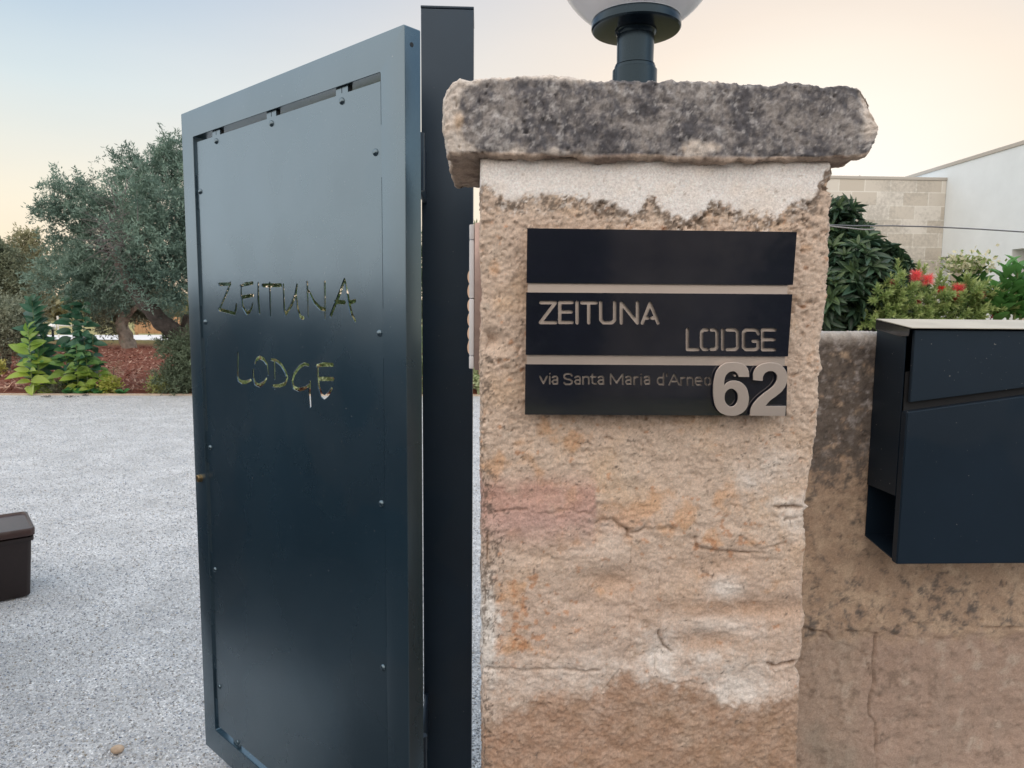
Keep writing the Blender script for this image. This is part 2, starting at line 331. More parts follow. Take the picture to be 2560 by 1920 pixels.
def pil_disp(B, Nn):
    x, z, pl, br, wob = pil_feat(B)
    front = (Nn[:, 1] < -.3)
    d = fbm(B, 9, 3, 1)*.004+fbm(B, 28, 4, 8)*.0045*(1-.75*pl)
    up = sst(qs(1500, 1250)[1], qs(1500, 1050)[1], z)                       # the grainy upper stone
    rough = (.0015+.0010*up+.0010*br)*(1-pl)+.0004*pl
    d += rough*(fbm(B, 130, 4, 4, .65)*1.5+fbm(B, 260, 2, 14)*.9)
    pits = sst(.32, .55, fbm(B, 125, 3, 9)+.35*sst(.0, .5, fbm(B, 22, 2, 31)))
    band = np.exp(-((z-np.interp(x, plb[:, 0], plb[:, 1])+.012)/.02)**2)
    d -= pits*.0036*(1-pl)*(.35+.8*up+.6*band)
    d += pl*.0012+br*.0022*0-.001*br
    # flaked scoops with a lip above
    led = ridged(B*np.array([.75, 1, 1.3]), 15, 3, 6); low = sst(qs(1500, 1180)[1], qs(1500, 1330)[1], z)*(1-br)
    d -= sst(.50, .80, led)*.0012*low
    for X, Y, rx, ry, a in [(700, 775, 85, 48, .008), (570, 872, 48, 26, .005), (955, 1130, 45, 75, .006), (1190, 1055, 75, 38, .008), (1330, 905, 240, 34, .005), (1180, 690, 110, 45, .006), (700, 560, 60, 60, .004), (1310, 1290, 110, 70, .003), (740, 1580, 45, 30, .006), (1450, 930, 90, 50, .004)]:
        g = ell(x, z, X, Y, rx, ry); c = q6(X, Y); d -= a*g*front*sst(c[1]-.05, c[1]+.012, z)*1.25
    h = ell(x, z, 150, 748, 34, 22, lambda X, Y: qs(1160+X/2.404, 540+Y/2.404)); d -= .016*h*front
    brk = .55+.6*sst(-.25, .2, fbm(B, 22, 3, 13))
    if True:
        for k, (pts, wd, a) in CRp.items():
            dd = dpoly(x+wob*.8, z+fbm(B, 50, 4, 12, .6)*.006, pts)
            d -= a*np.exp(-(dd/(wd*.8))**2)*front*brk
            if k in 'AFGHhI': d += .0012*sst(0, .006, z-np.interp(x, [p[0] for p in pts], [p[1] for p in pts]))*np.exp(-(dd/.02)**2)*front
    return d
def pil_col(B, Nn):
    x, z, pl, br, wob = pil_feat(B); n = len(x)
    c = np.tile(np.array([.655, .52, .42]), (n, 1))
    g = fbm(B, 14, 4, 21); c = mixc(c, (.70, .50, .33), sst(-.1, .5, g)*.5); c = mixc(c, (.66, .54, .44), sst(.05, .5, fbm(B, 19, 4, 22))*.7)
    lowz = qs(1500, 1420)[1]; c = mixc(c, (.60, .46, .38), sst(lowz+.1, lowz-.1, z)*.6)
    c = mixc(c, (.40, .30, .225), sst(.02, .42, fbm(B, 75, 5, 38, .75)+.25*fbm(B, 11, 3, 91))*.6); c = mixc(c, (.80, .72, .62), sst(.2, .5, fbm(B, 95, 5, 39, .7))*.45)
    org = sst(.0, .35, fbm(B, 24, 4, 23)+.45*(ell(x, z, 860, 440, 200, 75)+ell(x, z, 230, 200, 260, 160)*.7+ell(x, z, 200, 850, 80, 70)+ell(x, z, 190, 1070, 90, 40)+ell(x, z, 1330, 420, 220, 80)*.6)-.28)
    c = mixc(c, (.66, .36, .17), org*.5); c = mixc(c, (.52, .24, .11), sst(.30, .48, fbm(B, 70, 4, 95)+.25*(ell(x, z, 230, 880, 150, 90)+ell(x, z, 230, 1060, 110, 60)+ell(x, z, 1200, 560, 120, 60)))*.6)
    pk = np.clip(ell(x, z, 330, 350, 260, 42)*1.2+ell(x, z, 300, 450, 240, 60), 0, 1)*sst(.002, -.004, x-q6(648, 0)[0]+wob*.5)
    c = mixc(c, (.55, .315, .26), pk*.75*(1-.45*sst(0, .5, fbm(B, 30, 4, 24)))); c = mixc(c, (.62, .43, .39), ell(x, z, 330, 470, 240, 50)*.5)
    dry = sst(.12, .45, fbm(B, 17, 5, 25)-.1)*sst(q6(0, 300)[1], q6(0, 700)[1], z)
    c = mixc(c, (.70, .58, .50), dry*.4)
    for X, Y, rx, ry, a in [(1270, 790, 40, 30, .9), (1230, 965, 110, 28, .75), (1500, 210, 60, 60, .5), (1580, 380, 70, 22, .6), (960, 1140, 45, 80, .75), (1300, 1295, 95, 75, .75), (1200, 1130, 60, 25, .6), (100, 930, 22, 95, 1), (95, 1060, 28, 90, 1), (160, 940, 12, 12, .8), (1610, 470, 50, 40, .6), (690, 570, 60, 60, .35), (650, 1370, 40, 45, .5), (970, 1300, 70, 60, .4), (640, 1150, 120, 50, .4), (1360, 270, 30, 25, .6), (170, 1215, 150, 30, .3), (1700, 1240, 300, 60, .25), (150, 1560, 20, 15, .6), (470, 1250, 260, 50, .35)]:
        c = mixc(c, (.80, .75, .70), np.clip(ell(x, z, X, Y, rx, ry)*1.5*a+fbm(B, 55, 5, 26, .7)*.9*ell(x, z, X, Y, rx*2, ry*2), 0, 1)*a)
    for X, Y, rx, ry, a in [(1330, 905, 240, 38, .5), (700, 770, 70, 40, .45), (1230, 690, 120, 50, .3), (1190, 1055, 70, 30, .4)]:
        c = mixc(c, (.48, .28, .16), np.clip(ell(x, z, X, Y, rx, ry), 0, 1)*a)
    c = mixc(c, mixc(np.tile([.43, .27, .185], (n, 1)), (.36, .235, .155), np.clip(sst(-.2, .4, fbm(B, 26, 4, 27))*.6+.5*sst(.1, .4, x), 0, 1)), br*(.62+.3*sst(-.3, .3, fbm(B, 40, 5, 94, .7))))
    c = mixc(c, (.60, .49, .40), br*sst(.25, .55, fbm(B, 9, 4, 28))*.5)
    # black lichen grains near plaster, left margin, scattered
    zb = np.interp(x, plb[:, 0], plb[:, 1]); band = np.exp(-((z-zb+.006)/.013)**2)*1.1+np.exp(-((z-zb+.03)/.035)**2)*.35
    left = np.exp(-((x-PX0)/.022)**2)*.75*(z < q6(0, 0)[1]+.12)+.5*ell(x, z, 150, 640, 60, 130); rightt = np.exp(-((x-PX1)/.03)**2)*sst(qs(0, 700)[1], qs(0, 600)[1], z)*.5
    gr = fbm(B, 110, 5, 29, .7)
    lic = sst(.13, .30, gr+.32*(band+left+rightt)+.12*fbm(B, 12, 2, 30)-.13)
    c = mixc(c, (.13, .105, .085), lic*(1-pl)*.75)
    c = mixc(c, (.30, .25, .20), sst(.1, .5, fbm(B, 50, 4, 33))*.35*(1-pl)*(.3+band+left))
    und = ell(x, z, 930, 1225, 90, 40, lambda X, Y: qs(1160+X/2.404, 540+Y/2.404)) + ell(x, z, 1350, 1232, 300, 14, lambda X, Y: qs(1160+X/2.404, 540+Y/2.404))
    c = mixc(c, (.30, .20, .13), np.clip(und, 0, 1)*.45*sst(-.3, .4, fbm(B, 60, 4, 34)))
    pc = mixc(np.tile([.94, .90, .87], (n, 1)), (.84, .74, .64), sst(0, .6, fbm(B, 16, 3, 35)+.5*np.exp(-((z-1.6)/.012)**2))*.6)
    pc = mixc(pc, (.45, .38, .32), sst(.38, .5, fbm(B, 120, 4, 36))*.6)
    c = mixc(c, (.78, .72, .67), np.exp(-((z-zb+.014)/.016)**2)*sst(.05, .3, fbm(B, 80, 5, 96, .75))*.85)
    c = mixc(c, pc, pl)
    brk = np.clip(.45+.6*sst(-.25, .2, fbm(B, 22, 3, 13)), 0, 1)
    for k, (pts, wd, a) in CRp.items():
        dd = dpoly(x+wob*.8, z+fbm(B, 50, 4, 12, .6)*.006, pts); c = mixc(c, (.20, .12, .07), np.exp(-(dd/(wd*.5))**2)*min(.8, a*110)*brk)
    tilt = fbm(B, 300, 3, 37); c = c*(1+.22*tilt)[:, None]
    return np.clip(c, .02, .95)
def pil_def(V, B, Nn):
    x = B[:, 0]; wgt = sst(PX1-.09, PX1, x); tgt = np.interp(V[:, 2], redge[:, 1], redge[:, 0])
    V = V.copy(); V[:, 0] += wgt*(tgt-PX1)
    V[:, 0] += sst(.05, 0, x-PX0)*(np.interp(V[:, 2], [.6, 1.55], [qs(1204, 1920)[0], qs(1200, 500)[0]])-PX0+.0015)*1.0
    return V
pillar = empty('stone_pillar', (.258, 1.2, 0), 'rough tan limestone gate pillar with a thick dark capstone, carrying the sign and the globe lamp', 'pillar')
xsF = np.concatenate([np.arange(PX0, PX1, .0022), [PX1]])
zsP = np.concatenate([np.linspace(0, .60, 130), np.arange(.602, 1.604, .0022)])
ysP = np.concatenate([np.arange(YF, YF+.03, .003), np.linspace(YF+.035, 1.335, 24)])
stone_block('shaft', PX0, PX1, YF, 1.335, zsP, xsF, ysP, .007, 4, pil_disp, pil_col, pillar, pil_def)
# ---- capstone
YC = 1.060
topo = np.array([(onY(x, y, YC)[0], onY(x, y, YC)[2]) for x, y in [(1100, 222), (1111, 222), (1124, 209), (1150, 203), (1177, 200), (1220, 197), (1262, 196), (1300, 194), (1359, 191), (1400, 193), (1428, 195), (1487, 202), (1560, 204), (1625, 203), (1700, 207), (1760, 208), (1807, 209), (1860, 214), (1924, 219), (1977, 211), (2020, 213), (2063, 218), (2110, 215), (2148, 217), (2165, 226), (2175, 233), (2188, 250), (2200, 262)]])
boto = np.array([(onY(x, y, YC)[0], onY(x, y, YC)[2]) for x, y in [(1100, 380), (1116, 383), (1220, 384), (1380, 388), (1470, 392), (1593, 388), (1700, 395), (1807, 394), (1900, 398), (2047, 396), (2120, 392), (2160, 388), (2190, 372)]])
CX0, CX1 = onY(1110, 300, YC)[0], onY(2193, 300, YC)[0]
def cap_disp(B, Nn):
    d = fbm(B, 8, 3, 41)*.004+fbm(B, 24, 4, 42)*.0035+fbm(B, 75, 4, 43, .65)*.0055
    d -= sst(.3, .6, fbm(B, 110, 3, 44))*.005
    d += ridged(B, 55, 3, 45)*.0015
    und = sst(-.3, -.95, Nn[:, 2]); d += und*(fbm(B, 14, 3, 46)*.008+ridged(B, 22, 2, 47)*.005)
    d -= .012*np.exp(-((B[:, 0]-CX1)/.03)**2-((B[:, 2]-1.69)/.02)**2)
    return d
def cap_col(B, Nn):
    n = len(B); x, z = B[:, 0], B[:, 2]
    c = mixc(np.tile([.335, .31, .295], (n, 1)), (.115, .112, .122), sst(-.30, .22, .6*fbm(B, 17, 5, 51)+.75*fbm(B, 70, 5, 52, .75)))
    c = mixc(c, (.068, .066, .074), sst(.04, .36, fbm(B, 48, 5, 53, .7)+.2*fbm(B, 7, 2, 58))*.75)
    c = mixc(c, (.58, .56, .55), sst(.08, .36, fbm(B, 85, 5, 54, .7)+.25*fbm(B, 10, 3, 55))*.6)
    # clean pale edges: left end, top rim, foot, right end
    li = np.exp(-(np.maximum(x-CX0, 0)/.034)**2)*1.0+.8*np.exp(-((x-CX1)/.028)**2)*sst(1.60, 1.64, z)+np.exp(-((z-1.705)/.014)**2)*(.35+.9*sst(.22, .12, x)+.4*sst(.3, .32, x)*sst(.42, .34, x))+.45*np.exp(-((z-1.600)/.010)**2)*sst(.30, .10, x)
    li += .7*np.exp(-((x-.32)/.04)**2-((z-1.612)/.012)**2)
    e = sst(.32, .72, li+fbm(B, 30, 5, 56)*.55+fbm(B, 100, 3, 60)*.2)
    c = mixc(c, mixc(np.tile([.70, .63, .565], (n, 1)), (.56, .42, .30), sst(0, .5, fbm(B, 20, 4, 57))), e*.9)
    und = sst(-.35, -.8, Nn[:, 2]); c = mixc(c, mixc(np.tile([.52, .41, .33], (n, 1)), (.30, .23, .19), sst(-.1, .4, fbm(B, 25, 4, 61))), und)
    c = c*(1+.18*fbm(B, 260, 3, 59))[:, None]
    return np.clip(c, .02, .9)
def cap_def(V, B, Nn):
    V = V.copy(); zt = np.interp(V[:, 0], topo[:, 0], topo[:, 1])+.002; zb = np.interp(V[:, 0], boto[:, 0], boto[:, 1])
    k = (B[:, 2]-1.60)/.095; V[:, 2] += (zt-1.695)*np.clip(k, 0, 1)+(zb-1.60)*np.clip(1-k, 0, 1)
    s = sst(CX1-.03, CX1, B[:, 0])*(1-sst(.4, 1, k)*0); V[:, 0] += s*(-.006*sst(.5, 0, k)+.004*np.sin(k*5))
    V[:, 0] += sst(.03, 0, B[:, 0]-CX0)*(.006*sst(.4, 0, k)+.006*sst(.8, 1, k))
    return V
xsC = np.concatenate([np.arange(CX0, CX1, .0022), [CX1]])
stone_block('capstone', CX0, CX1, YC, 1.335, np.concatenate([np.arange(1.60, 1.695, .0022), [1.695]]), xsC, np.concatenate([np.arange(YC, YC+.03, .003), np.linspace(YC+.036, 1.335, 50)]), .006, 8, cap_disp, cap_col, pillar, cap_def, botn=26)
# ---- low wall to the right
YW = 1.262
def qw(x, y): p = onY(x, y, YW); return (p[0], p[2])
def q7(X, Y): return qw(1960+X/1.4817, 800+Y/1.4817)
WC = [([q7(*p) for p in [(40, 1135), (90, 1150), (160, 1160), (200, 1200), (250, 1220), (310, 1245)]], .0022, .005), ([q7(*p) for p in [(230, 1160), (290, 1158), (345, 1168), (400, 1150), (450, 1132), (540, 1125), (650, 1130), (700, 1135), (800, 1140), (889, 1135)]], .002, .004),
      ([q7(*p) for p in [(345, 1168), (338, 1260), (340, 1340), (325, 1400), (318, 1470), (345, 1500), (345, 1600), (350, 1700)]], .0022, .004), ([q7(*p) for p in [(310, 1245), (330, 1330)]], .002, .002)]
def wall_disp(B, Nn):
    x, z = B[:, 0], B[:, 2]; fr = Nn[:, 1] < -.3
    d = fbm(B, 6, 3, 71)*.010+.8*fbm(B, 26, 4, 72)*.007+fbm(B, 110, 4, 73, .65)*.0028
    d -= sst(.35, .6, fbm(B, 60, 3, 74))*.004
    for pts, wd, a in WC: d -= a*np.exp(-(dpoly(x, z+fbm(B, 40, 3, 75)*.007, pts)/(wd*.8))**2)*fr*(.2+sst(-.25, .2, fbm(B, 18, 3, 77)))
    lower = sst(q7(0, 1170)[1]+.004, q7(0, 1170)[1]-.008, z+fbm(B, 20, 3, 76)*.012); d -= .004*lower
    c = q7(800, 1225); d -= .006*np.exp(-((x-c[0])**2+(z-c[1])**2)/.007**2)*fr
    return d
def wall_col(B, Nn):
    x, z = B[:, 0], B[:, 2]; n = len(B)
    c = mixc(np.tile([.45, .325, .235], (n, 1)), (.58, .44, .32), sst(-.15, .4, fbm(B, 22, 5, 81, .65)))
    zl = q7(0, 1165)[1]
    low = sst(zl+.012, zl-.03, z+fbm(B, 24, 5, 76, .65)*.05)
    lc = mixc(np.tile([.43, .325, .255], (n, 1)), (.36, .29, .23), sst(0, .5, fbm(B, 12, 4, 82)))
    lc = mixc(lc, (.42, .30, .24), sst(q7(345, 0)[0], q7(420, 0)[0], x)*.55); lc = mixc(lc, (.55, .46, .38), sst(.1, .5, fbm(B, 30, 4, 83))*.6); lc = mixc(lc, (.20, .15, .115), sst(.04, .40, fbm(B, 42, 5, 92, .7)+.2*fbm(B, 7, 3, 93))*.6)
    c = mixc(c, lc, low)
    a1 = q7(0, 20)[1]; a2 = q7(0, 600)[1]
    dk = sst(-.10, .30, fbm(B, 42, 6, 84, .75)+.3*fbm(B, 8, 3, 85)+.62*sst(a2-.05, a2+.12, z)-.16+.16*sst(zl+.16, zl+.02, z)*(1-low)-.4*low)
    c = mixc(c, (.13, .115, .105), dk*.88); c = mixc(c, (.07, .06, .058), sst(.15, .45, fbm(B, 55, 5, 86, .7)+.2*sst(a2, a1, z)-.35*low)*.7)
    c = mixc(c, (.50, .46, .44), sst(.02, .36, fbm(B, 46, 5, 87, .65))*.7*sst(a2, a2+.1, z))
    c = mixc(c, (.62, .57, .52), sst(1.315, 1.338, z+fbm(B, 60, 3, 88)*.01)*.75)
    for pts, wd, a in WC: c = mixc(c, (.18, .12, .08), .75*np.exp(-(dpoly(x, z+fbm(B, 40, 3, 75)*.007, pts)/(wd*.7))**2)*.7*sst(-.25, .2, fbm(B, 18, 3, 77)))
    return np.clip(c*(1+.12*fbm(B, 220, 3, 89))[:, None], .02, .9)
wall = empty('low_stone_wall', (1.8, 1.35, 0), 'low weathered stone wall right of the pillar, black with lichen near its top', 'wall')
xw = np.concatenate([np.arange(.42, 1.25, .003), np.arange(1.25, 3.4, .03)])
def wall_def(V, B, Nn): V = V.copy(); V[:, 2] += (Nn[:, 2] > -.5)*np.where(B[:, 2] > 1.25, .004*fbm(B, 10, 3, 90), 0); return V
stone_block('wall_body', .42, xw[-1], YW, 1.47, np.concatenate([np.linspace(0, .4, 70), np.arange(.403, 1.338, .003), [1.338]]), xw, np.concatenate([np.arange(YW, YW+.02, .003), np.linspace(YW+.025, 1.47, 14)]), .013, 14, wall_disp, wall_col, wall, wall_def)
# ================================================================== PEDESTRIAN GATE
GA = math.radians(45.3); gd = np.array([-math.sin(GA), math.cos(GA), 0]); gn = np.array([math.cos(GA), math.sin(GA), 0])   # along leaf (away), through leaf (back)
G0 = np.array([-.823, 2.061, 0.])
def GP(t, z, d): return Vector(G0+gd*t+gn*d+np.array([0, 0, z]))
T0, T1, Z0, Z1, TH, BW = -.957, 0.0, .06, 1.900, .040, .070
gate = empty('pedestrian_gate', GP(-.48, 0, .02), 'anthracite steel pedestrian gate standing ajar, its sheet panel cut with hand-drawn letters', 'gate')
def rrect(a, b, c, d, r, n=5):
    pts = []
    for cx, cy, s in ((c-r, d-r, 0), (a+r, d-r, 90), (a+r, b+r, 180), (c-r, b+r, 270)):
        for k in range(n+1):
            q = math.radians(s+90*k/n); pts.append((cx+r*math.cos(q), cy+r*math.sin(q)))
    return pts
def ring(name, outer, inner, mat_, parent, bev=.0022):
    bm = bmesh.new(); L = []
    for d in (0, TH):
        L.append([[bm.verts.new(GP(p[0], p[1], d)) for p in outer], [bm.verts.new(GP(p[0], p[1], d)) for p in inner]])
    n = len(outer)
    for k in range(n):
        j = (k+1) % n
        bm.faces.new((L[0][0][k], L[0][0][j], L[0][1][j], L[0][1][k])); bm.faces.new((L[1][0][k], L[1][1][k], L[1][1][j], L[1][0][j]))
        bm.faces.new((L[0][0][j], L[0][0][k], L[1][0][k], L[1][0][j])); bm.faces.new((L[0][1][k], L[0][1][j], L[1][1][j], L[1][1][k]))
    bmesh.ops.recalc_face_normals(bm, faces=bm.faces)
    es = [e for e in bm.edges if len(e.link_faces) == 2 and e.calc_face_angle(0) > 1.2]
    bmesh.ops.bevel(bm, geom=es, offset=bev, segments=3, affect='EDGES', profile=.6)
    me = bpy.data.meshes.new(name); bm.to_mesh(me); bm.free()
    me.polygons.foreach_set('use_smooth', np.full(len(me.polygons), True)); me.set_sharp_from_angle(angle=math.radians(30))
    return link(name, me, mat_, parent)
IT0, IT1, IZ0, IZ1 = -.885, -.068, .135, 1.829
ring('frame', rrect(T0, Z0, T1, Z1, .003), rrect(IT0, IZ0, IT1, IZ1, .004), M_metal, gate)
# panel with tabs, letters cut right through the sheet
PD0, PD1 = .0060, .0085
pt0, pt1, pz0, pz1 = -.8772, -.0795, .149, 1.8150
def gt(x, y, d=PD0):      # photo point -> (t, z) on the sheet
    P = onP(x, y, G0+gn*d, gn); return (float(np.dot(P-G0, gd)), float(P[2]))
RT = [gt(541, 353)[0], gt(679, 309)[0], gt(855, 253)[0]]
out = [(pt0, pz1)]
for tt in sorted(RT):
    h = .021
    out += [(tt-h, pz1), (tt-h, pz1+.0135), (tt-.0012, pz1+.0135), (tt-.0012, pz1+.002), (tt+.0012, pz1+.002), (tt+.0012, pz1+.0135), (tt+h, pz1+.0135), (tt+h, pz1)]
out += [(pt1, pz1)]
LZ = [gt(500, 479)[1], gt(514, 805)[1], gt(526, 1119)[1], gt(538, 1424)[1], gt(549, 1717)[1]]
RZ = [gt(939, 381)[1], gt(949, 833)[1], gt(954, 1259)[1], gt(958, 1669)[1]]
for zz in LZ: out += [(pt1, zz+.045), (pt1+.011, zz+.045), (pt1+.011, zz-.045), (pt1, zz-.045)]
out += [(pt1, pz0)]
BT = [RT[0]-.0, RT[1], RT[2]]
for tt in sorted(BT, reverse=True): out += [(tt+.021, pz0), (tt+.021, pz0-.0135), (tt-.021, pz0-.0135), (tt-.021, pz0)]
out += [(pt0, pz0)]
for zz in sorted(RZ): out += [(pt0, zz-.05), (pt0-.007, zz-.05), (pt0-.007, zz+.05), (pt0, zz+.05)]
def cut(target, strokes, to3, w, name, mat_, parent, z0, z1):
    """strokes: list of polylines already in plate coordinates, each with (p, width factor) -> boolean difference"""
    bm = bmesh.new(); jit = 0
    for st in strokes:
        pts, ws = st
        for k in range(len(pts)):
            jit += 1; e = .0004*((jit*37) % 11)/11; r = w*ws[k]/2; n = 8 if len(pts) > 1 else 10
            po = [(pts[k][0]+r*math.cos(2*math.pi*(i+.13*(jit % 5))/n), pts[k][1]+r*math.sin(2*math.pi*(i+.13*(jit % 5))/n)) for i in range(n)]
            shapes = [po]
            if k+1 < len(pts):
                a = np.array(pts[k]); b = np.array(pts[k+1]); dv = (b-a)/np.linalg.norm(b-a); nv = np.array([-dv[1], dv[0]])
                r2 = w*ws[k+1]/2; shapes.append([tuple(a+nv*r*.995), tuple(a-nv*r*.995), tuple(b-nv*r2*.993), tuple(b+nv*r2*.993)])
            for q, sh in enumerate(shapes):
                ee = e+.00013*q; A = [bm.verts.new(to3(p[0], p[1], z0-.003-ee)) for p in sh]; B = [bm.verts.new(to3(p[0], p[1], z1+.003+ee)) for p in sh]; m = len(sh)
                bm.faces.new(A); bm.faces.new(B[::-1])
                for i in range(m): bm.faces.new((A[i], B[i], B[(i+1) % m], A[(i+1) % m]))
    bmesh.ops.recalc_face_normals(bm, faces=bm.faces)
    me = bpy.data.meshes.new('cutter'); bm.to_mesh(me); bm.free(); cu = bpy.data.objects.new('cutter', me); COL.objects.link(cu)
    md = target.modifiers.new('cut', 'BOOLEAN'); md.operation = 'DIFFERENCE'; md.solver = 'EXACT'; md.use_self = True; md.object = cu
    dg = bpy.context.evaluated_depsgraph_get(); dg.update()
    nm = bpy.data.meshes.new_from_object(target.evaluated_get(dg)); target.modifiers.clear(); old = target.data; target.data = nm; nm.name = name
    nm.materials.clear(); nm.materials.append(mat_)
    nm.polygons.foreach_set('use_smooth', np.full(len(nm.polygons), False))
    bpy.data.objects.remove(cu); bpy.data.meshes.remove(me)
m = MB(); m.prism(out, (0, 0, 0), (0, 0, 0), (0, 0, 0), (0, 0, 0), 0, 0) if False else None
def plate(out, to3, z0, z1):
    bm = m.bm; A = [bm.verts.new(to3(p[0], p[1], z0)) for p in out]; B = [bm.verts.new(to3(p[0], p[1], z1)) for p in out]
    bm.faces.new(A); bm.faces.new(B[::-1]); n = len(out)
    for i in range(n): bm.faces.new((A[i], B[i], B[(i+1) % n], A[(i+1) % n]))
plate(out, lambda a, b, c: GP(a, b, c), PD0, PD1)
panel = m.build('panel', M_metal, gate, smooth=0)
GT = [
 [(165, 314), (262, 311)], [(262, 298), (245, 350), (165, 532)], [(160, 530), (300, 567)], [(302, 562), (309, 530), (314, 488)],
 [(350, 328), (390, 312), (455, 302)], [(355, 328), (357, 420), (368, 505), (402, 563), (430, 545), (445, 510), (454, 482)], [(362, 424), (458, 408)],
 [(503, 303), (503, 450), (512, 562)],
 [(540, 323), (700, 321)], [(602, 303), (608, 588)],
 [(720, 316), (728, 540), (738, 572), (790, 490), (825, 400), (838, 318)], [(829, 400), (842, 520), (866, 598), (893, 604)],
 [(926, 298), (932, 594)], [(938, 370), (985, 465), (1040, 522), (1080, 532)], [(1077, 296), (1078, 612)],
 [(1248, 272), (1215, 370), (1128, 585)], [(1250, 275), (1272, 390), (1290, 490), (1310, 575), (1338, 628)], [(1170, 464), (1248, 470)], [(1300, 468), (1338, 455)],
 [(327, 908), (324, 1110), (332, 1140), (360, 1160), (400, 1158), (438, 1142)],
 [(470, 1000), (485, 962), (515, 946), (550, 962), (578, 1005), (588, 1092)], [(457, 1048), (460, 1120), (475, 1172), (512, 1188), (550, 1165), (573, 1128)],
 [(612, 964), (652, 970), (698, 1005), (735, 1065), (752, 1115), (735, 1172), (690, 1190), (628, 1192)], [(640, 985), (645, 1132)], [(645, 1216)],
 [(938, 1012), (900, 1002), (855, 1030), (812, 1090), (795, 1150), (808, 1205), (850, 1224), (905, 1212), (948, 1180)], [(950, 1156), (945, 1250), (952, 1365)],
 [(1005, 1018), (1065, 1006), (1145, 1010)], [(1016, 1025), (1018, 1120), (1025, 1195), (1050, 1272), (1072, 1292), (1108, 1262), (1138, 1212)], [(1020, 1130), (1150, 1132)]]
WF = {0: [1.3, 1.4], 5: None, 8: [1.4, 1.2]}
st = []
for i, s in enumerate(GT):
    n = len(s); f = [1.0]*n
    if n > 2: f = [.75+.55*math.sin(math.pi*(k+.3)/n) for k in range(n)]
    horiz = n == 2 and abs(s[0][1]-s[1][1]) < 40
    if horiz: f = [1.25, 1.15]
    elif n == 2: f = [1.05, .7]
    if n == 1: f = [.7]
    st.append(([gt(500+x/3.456, 620+y/3.456) for x, y in s], f))
cut(panel, st, lambda a, b, c: GP(a, b, c), .0078, 'panel', M_metal, gate, PD0, PD1)
# rivets
def rivet(x=None, y=None, t=None, z=None):
    if t is None: t, z = gt(x, y)
    m = MB(); p = GP(t, z, PD0-.0002)
    rot = Vector(-gn).to_track_quat('Z', 'Y').to_matrix().to_4x4()
    m.lathe([(0, .0048), (.0026, .0045), (.0050, .0036), (.0067, .0020), (.0075, 0), (.0068, -.0002), (0, -.0002)], p, rot, 24)
    return m.build('rivet', M_metal, gate)
for p in [(541, 353), (679, 309), (855, 253), (939, 381), (949, 833), (954, 1259), (958, 1669), (501, 479), (514, 805), (526, 1119), (538, 1424), (549, 1717), (594, 1856)]: rivet(*p)
for t in (BT[1], BT[2]): rivet(t=t, z=gt(594, 1856)[1])
# tabs' small stop brackets behind the sheet, top edge
for tt in RT:
    m = MB(); m.prism([(tt-.022, 1.8215), (tt+.022, 1.8215), (tt+.022, 1.8288), (tt-.022, 1.8288)], (0, 0, 0), (1, 0, 0), (0, 1, 0), (0, 0, 1), 0, 1) if False else None
    bmv = m.bm; A = [bmv.verts.new(GP(a, b, c)) for c in (.0087, .016) for a, b in ((tt-.023, 1.806), (tt+.023, 1.806), (tt+.023, 1.8288), (tt-.023, 1.8288))]
    for f in ((0, 1, 2, 3), (7, 6, 5, 4), (0, 4, 5, 1), (1, 5, 6, 2), (2, 6, 7, 3), (3, 7, 4, 0)): bmv.faces.new([A[i] for i in f])
    m.build('bracket', M_dark, gate, smooth=0)
# lock cylinder, drain hole plug, hinges
P = onP(503, 1195, G0, gn); lt, lz = float(np.dot(P-G0, gd)), float(P[2]); rotg = Vector(-gn).to_track_quat('Z', 'Y').to_matrix().to_4x4()
m = MB(); m.lathe([(0, .012), (.0085, .012), (.0105, .0105), (.0108, 0), (0, 0)], GP(lt, lz, 0), rotg, 28)
lock = m.build('lock_cylinder', M_brass, gate)
m = MB(); bmv = m.bm
A = [bmv.verts.new(GP(lt+a, lz+b, c)) for c in (-.0122, -.0126) for a, b in ((-.001, -.005), (.001, -.005), (.001, .004), (-.001, .004))]
for f in ((0, 1, 2, 3), (7, 6, 5, 4), (0, 4, 5, 1), (1, 5, 6, 2), (2, 6, 7, 3), (3, 7, 4, 0)): bmv.faces.new([A[i] for i in f])
m.build('keyhole', M_dark, lock, smooth=0)
m = MB(); rt = Vector(-gd).to_track_quat('Z', 'Y').to_matrix().to_4x4()
m.lathe([(0, .0006), (.0042, .0006), (.0045, -.001), (0, -.001)], GP(T0, 1.868, .018), rt, 20); m.build('drain_hole', M_dark, gate)
for zc in (1.66, .42):
    m = MB(); c = GP(T0, zc, .030)
    m.box((-.1255, c.y+.028, zc-.055), (-.1175, 1.598, zc+.055), .0015); m.tube([Vector((c.x+.004, c.y+.022, zc-.055)), Vector((c.x+.004, c.y+.022, zc+.055))], .0085, 16)
    m.build('hinge', M_post, gate)
# ================================================================== GATE POST
post = empty('gate_post', (-.073, 1.66, 0), 'tall square anthracite steel post between the open gate and the stone pillar', 'post')
m = MB(); m.box((-.129, 1.600, 0), (-.0165, 1.712, 2.013), .003, seg=3); m.build('post_tube', M_post, post)
m = MB(); m.box((-.1295, 1.5995, 2.0135), (-.016, 1.7125, 2.0185), .0015); m.build('post_cap', M_post, post)
